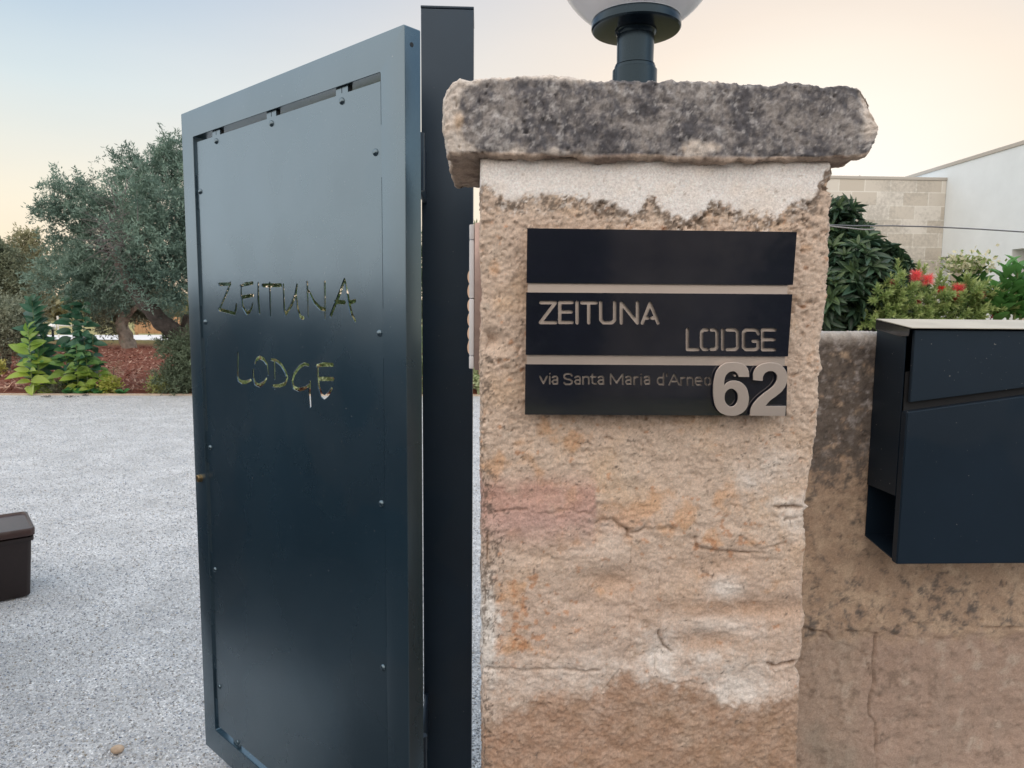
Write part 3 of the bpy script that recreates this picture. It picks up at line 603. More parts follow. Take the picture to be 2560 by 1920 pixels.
# ================================================================== GLOBE LAMP ON THE PILLAR
LX, LY = onY(1590, 60, 1.2)[0], 1.2
lamp = empty('globe_lamp', (LX, LY, 1.69), 'large white globe lamp with black flange on the pillar capstone', 'lamp')
def zY(y): return onY(1590, y, LY)[2]
R_ = 207/FPX*LY*.985
zfb, zft = onY(1590, 78, LY)[2], onY(1590, 50, LY)[2]
gc = zft+R_*math.cos(math.radians(31))
M_globe = mat('opal globe', (.80, .80, .82), .25, 0, .5, trans=.45, coat=.3)
m = MB(); m.lathe([(R_*math.sin(math.radians(a)), gc-R_*math.cos(math.radians(a))) for a in np.linspace(31, 180, 44)], (LX, LY, 0), n=72); m.build('globe', M_globe, lamp, smooth=60)
FR = 110/FPX*LY*.97; PR = 47/FPX*LY*.965
m = MB(); m.lathe([(0, zft+.001), (FR-.004, zft), (FR-.001, zft-.001), (FR, zft-.004), (FR, zfb+.003), (FR-.002, zfb+.0005), (FR-.005, zfb), (PR+.003, zfb-.0005), (0, zfb-.0005)], (LX, LY, 0), n=72); m.build('flange', M_lamp, lamp)
m = MB(); m.lathe([(0, zfb-.001), (PR+.003, zfb-.001), (PR+.0025, zfb-.004), (PR-.0005, zfb-.008), (PR-.001, zY(165)), (PR+.0025, zY(168)), (PR+.003, zY(176)), (PR+.0055, zY(178)), (PR+.006, 1.665), (0, 1.665)], (LX, LY, 0), n=64); m.build('stem', M_lamp, lamp)
m = MB(); m.lathe([(PR-.001, zY(162)), (PR+.0012, zY(163)), (PR+.0014, zY(165.5)), (PR-.001, zY(167))], (LX, LY, 0), n=64); m.build('collar', M_lamp, lamp)
# ================================================================== SIGN
YS = 1.052
def s5(X, Y, yy=YS): p = onY(1160+X/2.404, 540+Y/2.404, yy); return (float(p[0]), float(p[2]))
sign = empty('name_sign', (.27, YS, 1.2), 'dark polished name plate with two steel stripes and the number 62 on the pillar', 'sign')
def SP(x, z, y): return Vector((x, y, z))
qtl, qtr, qbl, qbr = s5(380, 75), s5(2000, 96), s5(367, 1194), s5(1940, 1200)
m = MB(); plate([(qtl[0]+.002, qtl[1]-.002), (qtr[0]-.009, qtr[1]-.002), (qbr[0]-.004, qbr[1]+.002), (qbl[0]+.002, qbl[1]+.002)], SP, 1.0565, 1.0585); m.build('steel_backing', M_steel, sign, smooth=0)
for X, Y in ((420, 120), (1950, 140), (420, 1150), (1880, 1150)):
    p = s5(X, Y); m = MB(); m.tube([(p[0], 1.0588, p[1]), (p[0], 1.085, p[1])], .004, 14); m.build('spacer', M_steel, sign)
def dplate(c, letters, w):
    global m
    m = MB(); plate([s5(*q) for q in c], SP, YS, YS+.0030); o = m.build('sign_plate', M_sign, sign, smooth=0)
    if letters: cut(o, [([s5(x, y) for x, y in s], [1]*len(s)) for s in letters], SP, w, 'sign_plate', M_sign, sign, YS, YS+.0030)
    return o
dplate([(380, 73), (2001, 96), (1977, 415), (376, 402)], [], 0)
L1 = [[(462, 520), (550, 520)], [(547, 524), (462, 636)], [(460, 640), (552, 640)], [(576, 518), (576, 640)], [(576, 519), (650, 519)], [(576, 576), (645, 576)], [(576, 639), (650, 639)], [(680, 518), (680, 642)],
 [(708, 521), (795, 521)], [(750, 521), (750, 642)], [(822, 519), (822, 622), (838, 641), (890, 641), (906, 625), (906, 519)], [(946, 643), (946, 522), (1043, 643), (1043, 520)],
 [(1072, 643), (1119, 524), (1167, 643)], [(1092, 613), (1106, 613)], [(1130, 613), (1148, 613)],
 [(1343, 680), (1343, 802), (1408, 802)], [(1463, 684), (1440, 684), (1428, 697), (1428, 786), (1440, 801), (1461, 801)], [(1486, 684), (1510, 684), (1521, 697), (1521, 786), (1510, 801), (1486, 801)],
 [(1555, 684), (1555, 800)], [(1582, 684), (1632, 684), (1645, 698), (1645, 788), (1632, 802), (1582, 802)], [(1770, 708), (1764, 690), (1750, 684), (1695, 684), (1680, 698), (1680, 788), (1693, 802), (1755, 802), (1768, 790), (1768, 752), (1738, 752)],
 [(1795, 684), (1870, 684)], [(1795, 684), (1795, 803)], [(1795, 742), (1865, 742)], [(1795, 803), (1868, 803)]]
dplate([(374, 459), (1974, 470), (1947, 844), (371, 834)], L1, .0052)
def sa(x): return [[(x+3, 970), (x+12, 964), (x+26, 964), (x+32, 972), (x+32, 1008)], [(x+32, 985), (x+10, 985), (x+1, 996), (x+9, 1009), (x+30, 1008)]]
L2 = [[(457, 964), (478, 1006), (499, 964)], [(516, 964), (516, 1008)], [(516, 947)], *sa(530),
 [(650, 960), (640, 949), (612, 949), (602, 958), (603, 971), (615, 979), (638, 983), (650, 992), (650, 1003), (638, 1011), (612, 1011), (601, 1002)], *sa(666),
 [(716, 1008), (716, 966)], [(716, 973), (728, 965), (744, 966), (751, 975), (751, 1008)], [(772, 950), (772, 1000), (780, 1008), (795, 1008)], [(763, 966), (792, 966)], *sa(806),
 [(882, 1010), (882, 950), (918, 1003), (955, 950), (955, 1010)], *sa(972), [(1024, 1012), (1024, 967)], [(1024, 978), (1033, 967), (1048, 967)], [(1066, 968), (1066, 1012)], [(1066, 951)], *sa(1084),
 [(1200, 947), (1200, 1014)], [(1196, 971), (1174, 971), (1165, 982), (1165, 1000), (1174, 1012), (1196, 1012)], [(1221, 948), (1219, 962)], [(1234, 1014), (1264, 952), (1294, 1014)], [(1252, 994), (1276, 994)],
 [(1306, 1015), (1306, 971)], [(1306, 980), (1315, 971), (1330, 971)], [(1344, 1015), (1344, 972)], [(1344, 978), (1354, 970), (1370, 971), (1377, 980), (1377, 1015)],
 [(1396, 992), (1430, 992), (1428, 978), (1420, 970), (1402, 970), (1393, 979), (1393, 1004), (1402, 1014), (1428, 1014)], [(1460, 971), (1450, 979), (1450, 1006), (1460, 1015)], [(1472, 971), (1482, 979), (1482, 1006), (1472, 1015)]]
dplate([(369, 891), (1943, 901), (1938, 1200), (366, 1194)], L2, .0027)
def digit(outer, hole=None):
    cu = bpy.data.curves.new('digit', 'CURVE'); cu.dimensions = '2D'; cu.fill_mode = 'BOTH'; cu.extrude = .0013; cu.bevel_depth = .0003; cu.bevel_resolution = 1
    for pts in [outer]+([hole] if hole else []):
        sp = cu.splines.new('BEZIER'); sp.bezier_points.add(len(pts)-1); sp.use_cyclic_u = True; sp.resolution_u = 6
        for bp, (X, Y, *cr) in zip(sp.bezier_points, pts):
            x, z = s5(X, Y, 1.045); bp.co = (x, z, 0); h = 'VECTOR' if cr else 'AUTO'; bp.handle_left_type = h; bp.handle_right_type = h
    o = bpy.data.objects.new('digit', cu); COL.objects.link(o); dg = bpy.context.evaluated_depsgraph_get(); dg.update()
    me = bpy.data.meshes.new_from_object(o.evaluated_get(dg)); bpy.data.objects.remove(o)
    me.transform(Matrix(((1, 0, 0, 0), (0, 0, -1, 1.0455), (0, 1, 0, 0), (0, 0, 0, 1)))); me.name = 'digit'
    bm = bmesh.new(); bm.from_mesh(me); bmesh.ops.remove_doubles(bm, verts=bm.verts, dist=1e-6); bmesh.ops.recalc_face_normals(bm, faces=bm.faces); bm.to_mesh(me); bm.free()
    return link('digit', me, M_steel, sign)
digit([(1712, 966, 1), (1706, 925), (1685, 897), (1650, 883), (1608, 880), (1562, 890), (1525, 922), (1505, 975), (1498, 1040), (1502, 1105), (1518, 1155), (1552, 1187), (1605, 1199), (1655, 1190), (1690, 1163), (1708, 1118), (1706, 1065), (1688, 1022), (1655, 997), (1612, 991), (1580, 1003), (1562, 1024, 1), (1563, 985), (1578, 950), (1605, 933), (1633, 937), (1652, 966, 1)],
      [(1606, 1036), (1576, 1052), (1564, 1090), (1576, 1130), (1606, 1147), (1635, 1130), (1647, 1090), (1635, 1052)])
digit([(1738, 985, 1), (1743, 935), (1772, 900), (1812, 885), (1850, 882), (1895, 893), (1928, 924), (1940, 965), (1934, 1010), (1912, 1048), (1872, 1083), (1836, 1110), (1808, 1143, 1), (1932, 1143, 1), (1928, 1200, 1), (1718, 1198, 1), (1728, 1150), (1755, 1110), (1795, 1072), (1838, 1040), (1868, 1010), (1882, 975), (1874, 945), (1846, 931), (1815, 938), (1797, 960), (1792, 990, 1)])
for X, Y in ((1530, 1050), (1630, 960), (1630, 1175), (1850, 905), (1770, 1172), (1900, 1172)):
    p = s5(X, Y, 1.047); m = MB(); m.tube([(p[0], 1.0474, p[1]), (p[0], YS-.0002, p[1])], .0016, 8); m.build('stud', M_steel, sign)
# ================================================================== KEYPAD ON THE PILLAR'S LEFT FLANK
kx = PX0
def kz(y): return float(onY(1185, y, 1.135)[2])
kp = empty('entry_keypad', (kx-.008, 1.18, kz(925)), 'slim white entry keypad seen edge-on between steel post and stone pillar', 'keypad')
M_pinkst = mat('keypad side metal', (.45, .34, .31), .35, .6, noise=(30, 4, .2)); M_peach = mat('peach key plastic', (.78, .56, .40), .4)
m = MB(); m.box((kx-.0095, 1.130, kz(925)), (kx+.012, 1.215, kz(557)), .002); m.build('housing', M_pinkst, kp)
m = MB(); zs_ = [922, 889.5, 746.5, 600, 561]
for a, b in zip(zs_[:-1], zs_[1:]): m.box((kx-.0175, 1.131, kz(a)+.0003), (kx-.0098, 1.214, kz(b)-.0003), .0022)
m.build('cover', M_white, kp)
for a, b in ((675, 709), (709, 747), (747, 781), (781, 817), (817, 851), (851, 887)):
    za, zb_ = kz(b), kz(a); m = MB(); pts = []
    for k in range(9): u = k/8; pts.append((kx-.0170-.0034*math.sin(math.pi*u)**.6, za+.0005+(zb_-za-.001)*u))
    pts += [(kx-.0165, zb_-.0005), (kx-.0165, za+.0005)]
    bmv = m.bm; A = [bmv.verts.new((p[0], 1.136, p[1])) for p in pts]; B = [bmv.verts.new((p[0], 1.208, p[1])) for p in pts]; bmv.faces.new(A); bmv.faces.new(B[::-1])
    for i in range(len(pts)): bmv.faces.new((A[i], B[i], B[(i+1) % len(pts)], A[(i+1) % len(pts)]))
    m.build('key', M_peach, kp, smooth=50)
# ================================================================== MAILBOX
bx0, yb, yf = .716, YW-.004, 1.152
def b7(X, Y, yy): p = onY(1960+X/1.4817, 800+Y/1.4817, yy); return float(p[0]), float(p[2])
x1b = 1.115; zt = 1.353; zbt = b7(420, 905, yf)[1]; print('mailbox', bx0, zt, zbt)
mail = empty('mailbox', (.91, yb, zbt), 'dark blue-grey sheet metal mailbox with slanted slot hung on the low wall', 'mailbox')
def yz(name, pts, xa, xb, mt, par, bev=.0008):    # profile in (y,z) swept along x
    m = MB(); bm = m.bm; A = [bm.verts.new((xa, p[0], p[1])) for p in pts]; B = [bm.verts.new((xb, p[0], p[1])) for p in pts]; n = len(pts)
    fs = [bm.faces.new(A), bm.faces.new(B[::-1])]+[bm.faces.new((A[i], B[i], B[(i+1) % n], A[(i+1) % n])) for i in range(n)]
    if bev: bmesh.ops.bevel(bm, geom=list({e for f in fs for e in f.edges}), offset=bev, segments=2, affect='EDGES')
    return m.build(name, mt, par)
zo1 = b7(320, 608, yb)[1]; zo2 = b7(405, 650, yf+.02)[1]; zfl = b7(305, 797, yb)[1]
dt = .0165  # door thickness
for xa in (bx0, x1b-.0015):
    yz('side_panel', [(yb, zo1), (yb, zt-.001+.012), (yf+dt+.001, zt-.003), (yf+dt+.001, zo2)], xa, xa+.0015, M_box, mail, 0)
yz('back_panel', [(yb-.0015, zfl), (yb-.0015, zt+.011), (yb, zt+.0115), (yb, zfl)], bx0+.0016, x1b-.0016, M_box, mail, 0)
yz('compartment_floor', [(yb-.002, zo1), (yf+dt+.001, zo2), (yf+dt+.001, zo2+.0015), (yb-.002, zo1+.0015)], bx0+.0016, x1b-.0016, M_box, mail, 0)
yz('newspaper_shelf', [(yb-.002, zfl), (yf+dt+.001, zfl-.012), (yf+dt+.001, zfl-.010), (yb-.002, zfl+.002)], bx0, x1b, M_box, mail, 0)
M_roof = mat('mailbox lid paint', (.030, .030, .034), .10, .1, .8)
M_top = mat('sun-bleached lid', (.60, .57, .50), .34, .65, .7, noise=(12, 6, .15), bump=[(300, .1, .0005)])  # bright sky glare on the dark lid, put into a pale base colour
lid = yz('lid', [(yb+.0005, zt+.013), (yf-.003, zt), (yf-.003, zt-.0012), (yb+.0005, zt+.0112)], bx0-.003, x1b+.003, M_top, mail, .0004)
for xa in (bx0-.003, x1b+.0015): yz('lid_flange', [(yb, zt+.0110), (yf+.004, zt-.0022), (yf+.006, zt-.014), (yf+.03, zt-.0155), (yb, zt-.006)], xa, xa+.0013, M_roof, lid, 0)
def xz(name, pts, ya, y2, mt, par, bev=.001):
    m = MB(); bm = m.bm; A = [bm.verts.new((p[0], ya, p[1])) for p in pts]; B = [bm.verts.new((p[0], y2, p[1])) for p in pts]; n = len(pts)
    fs = [bm.faces.new(A), bm.faces.new(B[::-1])]+[bm.faces.new((A[i], B[i], B[(i+1) % n], A[(i+1) % n])) for i in range(n)]
    bmesh.ops.bevel(bm, geom=list({e for f in fs for e in f.edges}), offset=bev, segments=3, affect='EDGES')
    return m.build(name, mt, par)
f0 = b7(465, 305, yf+.003); f1 = b7(889, 250, yf+.003); d0 = b7(450, 341, yf); d1 = b7(889, 281, yf)
sl_ = (f1[1]-f0[1])/(f1[0]-f0[0]); sd_ = (d1[1]-d0[1])/(d1[0]-d0[0])
xz('letter_flap', [(bx0+.006, f0[1]), (bx0+.006, zt-.0045), (x1b-.004, zt-.0045), (x1b-.004, f0[1]+sl_*(x1b-bx0-.01))], yf+.003, yf+.010, M_box, mail)
xz('front_door', [(bx0, zbt), (bx0, d0[1]), (x1b, d0[1]+sd_*(x1b-bx0)), (x1b, zbt)], yf, yf+dt, M_box, mail, .0018)
M_in = mat('mailbox inner', (.008, .009, .011), .7)
xz('slot_plate', [(bx0+.002, f0[1]-.03), (bx0+.002, f0[1]+.05), (x1b-.002, f0[1]+.12), (x1b-.002, f0[1]+.0)], yf+.0135, yf+.0155, M_in, mail, .0003)
# ================================================================== WIRES FROM THE PILLAR
M_wire = mat('galvanised wire', (.16, .16, .17), .4, .7); M_wire2 = mat('bright tie wire', (.35, .34, .33), .4, .7)
def wpts(L, ys): return [tuple(onY(x, y, yy)) for (x, y), yy in zip(L, ys)]
m = MB(); W1 = [(2058, 562), (2130, 564.5), (2230, 564.5), (2330, 567), (2450, 573), (2560, 580), (2700, 590)]
m.tube(wpts(W1, np.linspace(1.30, 1.36, 7)), .00125, 8)
tag(m.build('fence_wire', M_wire, None), 'long thin dark wire stretched rightwards from the pillar above the low wall', 'wire', 'wires fixed to the pillar')
m = MB(); W2 = [(2058, 563), (2090, 567), (2120, 570), (2155, 573.5), (2175, 574), (2185, 573), (2188.5, 570.5)]
m.tube(wpts(W2, np.linspace(1.295, 1.29, 7)), .0011, 8)
tag(m.build('wire_end', M_wire2, None), 'short loose wire end with a hooked tip sticking out of the pillar', 'wire', 'wires fixed to the pillar')
# ================================================================== GROUND
def sheet(name, pts, z, mt, label=None):
    me = bpy.data.meshes.new(name); me.from_pydata([(x, y, z) for x, y in pts], [], [tuple(range(len(pts)))]); o = link(name, me, mt); o['kind'] = 'structure'; return o
def gmat(name, c1, c2, s1, c3=None, s3=900, bump=(60, .5, .02), rough=.95):
    m = mat(name, c1, rough, spec=.2, bump=[bump]); T = m.node_tree; n = T.nodes; L = T.links; b = n['Principled BSDF']; tcn = n['Texture Coordinate'] if 'Texture Coordinate' in n else n.new('ShaderNodeTexCoord')
    nt = n.new('ShaderNodeTexNoise'); nt.inputs['Scale'].default_value = s1; nt.inputs['Detail'].default_value = 7; L.new(tcn.outputs['Object'], nt.inputs[0])
    r = n.new('ShaderNodeValToRGB'); r.color_ramp.elements[0].position = .36; r.color_ramp.elements[1].position = .62; r.color_ramp.elements[0].color = (*c1, 1); r.color_ramp.elements[1].color = (*c2, 1); L.new(nt.outputs[0], r.inputs[0]); out = r.outputs[0]
    if c3:
        n2 = n.new('ShaderNodeTexNoise'); n2.inputs['Scale'].default_value = s3; n2.inputs['Detail'].default_value = 4; L.new(tcn.outputs['Object'], n2.inputs[0])
        r2 = n.new('ShaderNodeValToRGB'); r2.color_ramp.elements[0].position = .5; r2.color_ramp.elements[1].position = .68; r2.color_ramp.elements[0].color = (0, 0, 0, 1); L.new(n2.outputs[0], r2.inputs[0])
        mx = n.new('ShaderNodeMix'); mx.data_type = 'RGBA'; L.new(r2.outputs[0], mx.inputs[0]); L.new(out, mx.inputs[6]); mx.inputs[7].default_value = (*c3, 1); out = mx.outputs[2]
    L.new(out, b.inputs['Base Color']); return m
sheet('ground', [(-900, -300), (900, -300), (900, 1500), (-900, 1500)], -.03, gmat('field grass', (.30, .27, .12), (.42, .36, .17), .15, (.16, .19, .07), 3, (8, .6, .1)))
# gravel yard: pale crushed stone
M_grav = mat('pale gravel', rough=.9, spec=.3)
def gravel_nodes(m):
    T = m.node_tree; n = T.nodes; L = T.links; b = n['Principled BSDF']; t = n.new('ShaderNodeTexCoord')
    v = n.new('ShaderNodeTexVoronoi'); v.inputs['Scale'].default_value = 150; v.inputs['Randomness'].default_value = 1; L.new(t.outputs['Object'], v.inputs['Vector'])
    wh = n.new('ShaderNodeRGBToBW'); L.new(v.outputs['Color'], wh.inputs[0])
    r = n.new('ShaderNodeValToRGB'); cr = r.color_ramp
    for p, c in ((0, (.25, .25, .26)), (.25, (.37, .37, .38)), (.6, (.47, .475, .485)), (1, (.62, .62, .63))):
        e = cr.elements[0] if p == 0 else cr.elements[1] if p == 1 else cr.elements.new(p); e.color = (*c, 1)
    L.new(wh.outputs[0], r.inputs[0])
    nt = n.new('ShaderNodeTexNoise'); nt.inputs['Scale'].default_value = 3.1; nt.inputs['Detail'].default_value = 9; nt.inputs['Roughness'].default_value = .62; L.new(t.outputs['Object'], nt.inputs[0])
    mr = n.new('ShaderNodeMapRange'); mr.inputs[1].default_value = .35; mr.inputs[2].default_value = .65; mr.inputs[3].default_value = .86; mr.inputs[4].default_value = 1.09; L.new(nt.outputs[0], mr.inputs[0])
    mx = n.new('ShaderNodeMix'); mx.data_type = 'RGBA'; mx.blend_type = 'MULTIPLY'; mx.inputs[0].default_value = 1; L.new(r.outputs[0], mx.inputs[6]); L.new(mr.outputs[0], mx.inputs[7]); L.new(mx.outputs[2], b.inputs['Base Color'])
    bn = n.new('ShaderNodeBump'); bn.inputs['Strength'].default_value = .8; bn.inputs['Distance'].default_value = .006; bn.invert = True; L.new(v.outputs['Distance'], bn.inputs['Height'])
    nb = n.new('ShaderNodeBump'); nb.inputs['Strength'].default_value = .7; nb.inputs['Distance'].default_value = .05; L.new(nt.outputs[0], nb.inputs['Height']); L.new(bn.outputs[0], nb.inputs['Normal']); L.new(nb.outputs[0], b.inputs['Normal'])
gravel_nodes(M_grav)
e1, e2 = onZ(0, 988, 0), onZ(470, 989, 0); es_ = (e2[1]-e1[1])/(e2[0]-e1[0])
def ey(x): return e1[1]+es_*(x-e1[0])
xg = np.concatenate([np.linspace(-9, -3.6, 120), np.linspace(-3.55, 1.2, 260)]); 
gx, gy = np.meshgrid(np.linspace(-9, 6, 380), np.concatenate([np.linspace(.2, 5, 220), np.linspace(5.04, 1, 2)[:0], np.linspace(5.04, 11.0, 160)]))
gyy = gy*1.0; P_ = np.column_stack([gx.ravel(), gyy.ravel(), np.zeros(gx.size)])
# far edge follows the kerb line
k_ = np.clip((P_[:, 1]-9)/2, 0, 1); P_[:, 1] = P_[:, 1]+k_*(ey(P_[:, 0])-11.0)
P_[:, 2] = (fbm(P_*[1, 1, 0], 1.3, 4, 101)*.012+np.minimum(fbm(P_*[1, 1, 0], 4.2, 4, 102)+.1, 0)*.022)*np.clip((11-P_[:, 1])/2, 0, 1)
def gz(x, y): Q = np.column_stack([x, y, np.zeros(len(x))]); return (fbm(Q, 1.3, 4, 101)*.012+np.minimum(fbm(Q, 4.2, 4, 102)+.1, 0)*.022)*np.clip((11-Q[:, 1])/2, 0, 1)
ny_, nx_ = gx.shape; I = np.arange(ny_*nx_).reshape(ny_, nx_)
o = npmesh('gravel_yard', P_, np.stack([I[:-1, :-1], I[:-1, 1:], I[1:, 1:], I[1:, :-1]], -1).reshape(-1, 4), M_grav); o['kind'] = 'structure'
# loose stones on the near gravel
nS = 130000; ys_ = 1.2+9.6*rng.random(nS)**1.75; xs_ = -.74*ys_+rng.random(nS)*(.74*ys_+.12)
ok = ~((xs_ > -.02) & (ys_ < 1.34)); xs_, ys_ = xs_[ok], ys_[ok]; nS = len(xs_)
tv = np.array([(1, 0, 0), (.3, .95, 0), (-.9, .4, 0), (-.7, -.7, 0), (.5, -.85, 0), (.15, .1, .75), (-.1, -.1, -.7)]); tf = np.array([(0, 1, 5), (1, 2, 5), (2, 3, 5), (3, 4, 5), (4, 0, 5), (1, 0, 6), (2, 1, 6), (3, 2, 6), (4, 3, 6), (0, 4, 6)])
rad = (.0019+.0026*rng.random(nS)**2)*(1+.09*ys_); ax = rng.normal(size=(nS, 3)); ax[:, 2] *= 1; ax /= np.linalg.norm(ax, axis=1)[:, None]
bx = np.cross(ax, rng.normal(size=(nS, 3))); bx /= np.linalg.norm(bx, axis=1)[:, None]; cx_ = np.cross(ax, bx)
V = (tv[None, :, 0, None]*ax[:, None]+tv[None, :, 1, None]*bx[:, None]*(.7+.3*rng.random(nS))[:, None, None]+tv[None, :, 2, None]*cx_[:, None])*rad[:, None, None]
V[:, :, 2] *= .8; V += np.column_stack([xs_, ys_, gz(xs_, ys_)+rad*.35])[:, None]
sc = np.array([.465, .475, .495])*((.72+.50*rng.random(nS))*np.where((ys_ < 5.5) & (rng.random(nS) < .2), .62, 1))[:, None]+rng.normal(size=(nS, 1))*np.array([.025, .008, -.02]); C_ = np.repeat(np.clip(sc, .08, .9), 7, 0)
M_peb = mat('loose pebble', attr=True, rough=.8, spec=.3)
o = npmesh('loose_gravel', V.reshape(-1, 3), (tf[None]+np.arange(nS)[:, None, None]*7).reshape(-1, 3), M_peb, col=C_, smooth=False); tag(o, 'loose pale grey crushed stones scattered over the yard', 'gravel', kind='stuff')
# kerb strip, soil bed, far path
M_kerb = mat('kerb stone', (.50, .40, .31), .9, noise=(6, 6, .25), bump=[(80, .4, .004)])
m = MB(); bmv = m.bm
A = [bmv.verts.new((x, ey(x)+dy, z)) for x in (-14, 4) for dy, z in ((0, -.02), (0, .022), (.07, .022), (.07, -.02))]
for f in ((0, 1, 2, 3), (7, 6, 5, 4), (0, 4, 5, 1), (1, 5, 6, 2), (2, 6, 7, 3), (3, 7, 4, 0)): bmv.faces.new([A[i] for i in f])
m.build('kerb_strip', M_kerb, smooth=0)['kind'] = 'structure'
gx, gy = np.meshgrid(np.linspace(-30, 2, 420), np.linspace(0, 1, 300)**1.4)
yy0 = ey(gx)+.07; Pb = np.column_stack([gx.ravel(), (yy0+gy*(27.2-yy0)).ravel(), np.zeros(gx.size)])
Pb[:, 2] = .01+fbm(Pb, 1.0, 3, 111)*.05+ridged(Pb, 3.2, 3, 112)*.05+fbm(Pb, 14, 4, 113, .6)*.045
Pb[:, 2] *= np.clip((Pb[:, 1]-ey(Pb[:, 0]))*2, .1, 1)
ny_, nx_ = gx.shape; I = np.arange(ny_*nx_).reshape(ny_, nx_); n_ = len(Pb)
cb = mixc(np.tile([.16, .058, .040], (n_, 1)), (.26, .105, .070), sst(-.15, .4, fbm(Pb, 9, 4, 114))); cb = mixc(cb, (.36, .24, .16), sst(.28, .5, fbm(Pb, 22, 4, 115, .7))*.6); cb = mixc(cb, (.15, .15, .06), sst(22.5, 26, Pb[:, 1])*.75)
M_soil = mat('red soil', attr=True, rough=.97, spec=.1, noise=(30, 6, .4), bump=[(25, .8, .03)])
o = npmesh('soil_bed', Pb, np.stack([I[:-1, :-1], I[:-1, 1:], I[1:, 1:], I[1:, :-1]], -1).reshape(-1, 4), M_soil, col=cb); o['kind'] = 'structure'
# mulch and dry twigs on the soil
nM = 9000; xm = -12+10.5*rng.random(nM); ym = 11.2+11*rng.random(nM)**1.7; zm = .06+.03*rng.random(nM); a = rng.random(nM)*6.28; Lm = .03+.05*rng.random(nM); Wm = .006+.012*rng.random(nM)
du = np.column_stack([np.cos(a), np.sin(a), rng.normal(0, .35, nM)]); dv = np.column_stack([-np.sin(a), np.cos(a), rng.normal(0, .3, nM)])
c0 = np.column_stack([xm, ym, zm]); V = np.stack([c0-du*Lm[:, None], c0-dv*Wm[:, None], c0+du*Lm[:, None], c0+dv*Wm[:, None]], 1)
cm = np.array([.20, .08, .055])+rng.random((nM, 1))**2.2*np.array([.34, .27, .20]); o = npmesh('mulch', V.reshape(-1, 3), np.arange(nM*4).reshape(-1, 4), mat('bark mulch', attr=True, rough=.9), col=np.repeat(cm, 4, 0), smooth=False); tag(o, 'bark chips and dry twigs lying on the red soil', 'mulch', kind='stuff')
pa = [onZ(x, y, 0) for x, y in ((40, 852), (210, 849), (470, 845), (560, 845), (560, 835), (405, 836), (340, 836), (225, 838))]
M_path = mat('white path', (.72, .70, .70), .85, noise=(2, 5, .08))
sheet('path', [(-30, 27.8), (4, 27.8), (4, 33), (-12.3, 33), (-30, 29)], .03, M_path)
M_asph = gmat('asphalt', (.045, .045, .05), (.06, .06, .065), 6, (.09, .09, .09), 400, (200, .4, .004))
sheet('road', [(-60, -7), (60, -7), (60, .05), (-60, .05)], -.012, M_asph)
sheet('paved_apron', [(-6, .051), (-.2, .051), (-.2, 1.6), (-1.2, 1.72), (-1.46, 2.0), (-2.14, 3.0), (-6, 3.0)], .05, M_asph)  # dark ground added out of view so the lower gate reflects less light
sheet('garden_ground', [(.5, 1.46), (40, 1.46), (40, 40), (6.05, 40), (6.05, 11), (.5, 11)], .006, gmat('garden lawn', (.10, .12, .045), (.16, .13, .06), 2, (.24, .20, .12), 40))
# ================================================================== LEAF TOOLS
def inst(tv, tf, pos, xd, nd, L, W=None, col=None, colt=None):
    """place a leaf template (x = along the leaf, y = across, z = up) at every pos"""
    n = len(pos); xd = xd/np.linalg.norm(xd, axis=1)[:, None]; yd = np.cross(nd, xd); yd /= np.linalg.norm(yd, axis=1)[:, None]+1e-9; zd = np.cross(xd, yd)
    L = np.broadcast_to(L, n); W = L if W is None else np.broadcast_to(W, n)
    V = pos[:, None]+tv[None, :, 0, None]*xd[:, None]*L[:, None, None]+tv[None, :, 1, None]*yd[:, None]*W[:, None, None]+tv[None, :, 2, None]*zd[:, None]*L[:, None, None]
    F = (tf[None]+np.arange(n)[:, None, None]*len(tv)).reshape(-1, tf.shape[1])
    C = None
    if col is not None:
        C = np.repeat(col, len(tv), 0)
        if colt is not None: C = C*np.tile(colt, n)[:, None]
    return V.reshape(-1, 3), F, C
diamond = (np.array([(0, 0, 0), (.45, .5, .03), (1, 0, 0), (.45, -.5, .03)]), np.array([(0, 1, 2, 3)]))
def broad(n=5, curl=-.25, fold=.12, wide=.4):
    v = []; f = []
    for i in range(n+1):
        u = i/n; w_ = math.sin(math.pi*min(1, u**(.8+wide*.3)))**.8*.5 if 0 < i < n else .0; z = curl*u*u
        v += [(u, w_, z+fold*w_), (u, 0, z), (u, -w_, z+fold*w_)]
    for i in range(n):
        a = i*3; f += [(a, a+1, a+4, a+3), (a+1, a+2, a+5, a+4)]
    return np.array(v), np.array(f)
def join(parts):
    V = []; F = []; C = []; o = 0
    for v, f, c in parts: V.append(v); F.append(f+o); C.append(c); o += len(v)
    return np.vstack(V), np.vstack(F), np.vstack(C)
def mleaf(name, spec=.5, rough=.5, tr=.3): return mat(name, attr=True, rough=rough, spec=spec, trans=tr)
M_olive = mleaf('olive leaf', .35, .55, .22); M_bark = mat('olive bark', (.085, .068, .060), .95, noise=(12, 8, .45), bump=[(25, .9, .03)]); M_stem = mat('green stem', (.16, .20, .07), .6); M_broad = mleaf('broad leaf', .5, .4, .32)
def pxp(x, y, Y): return onY(x, y, Y)
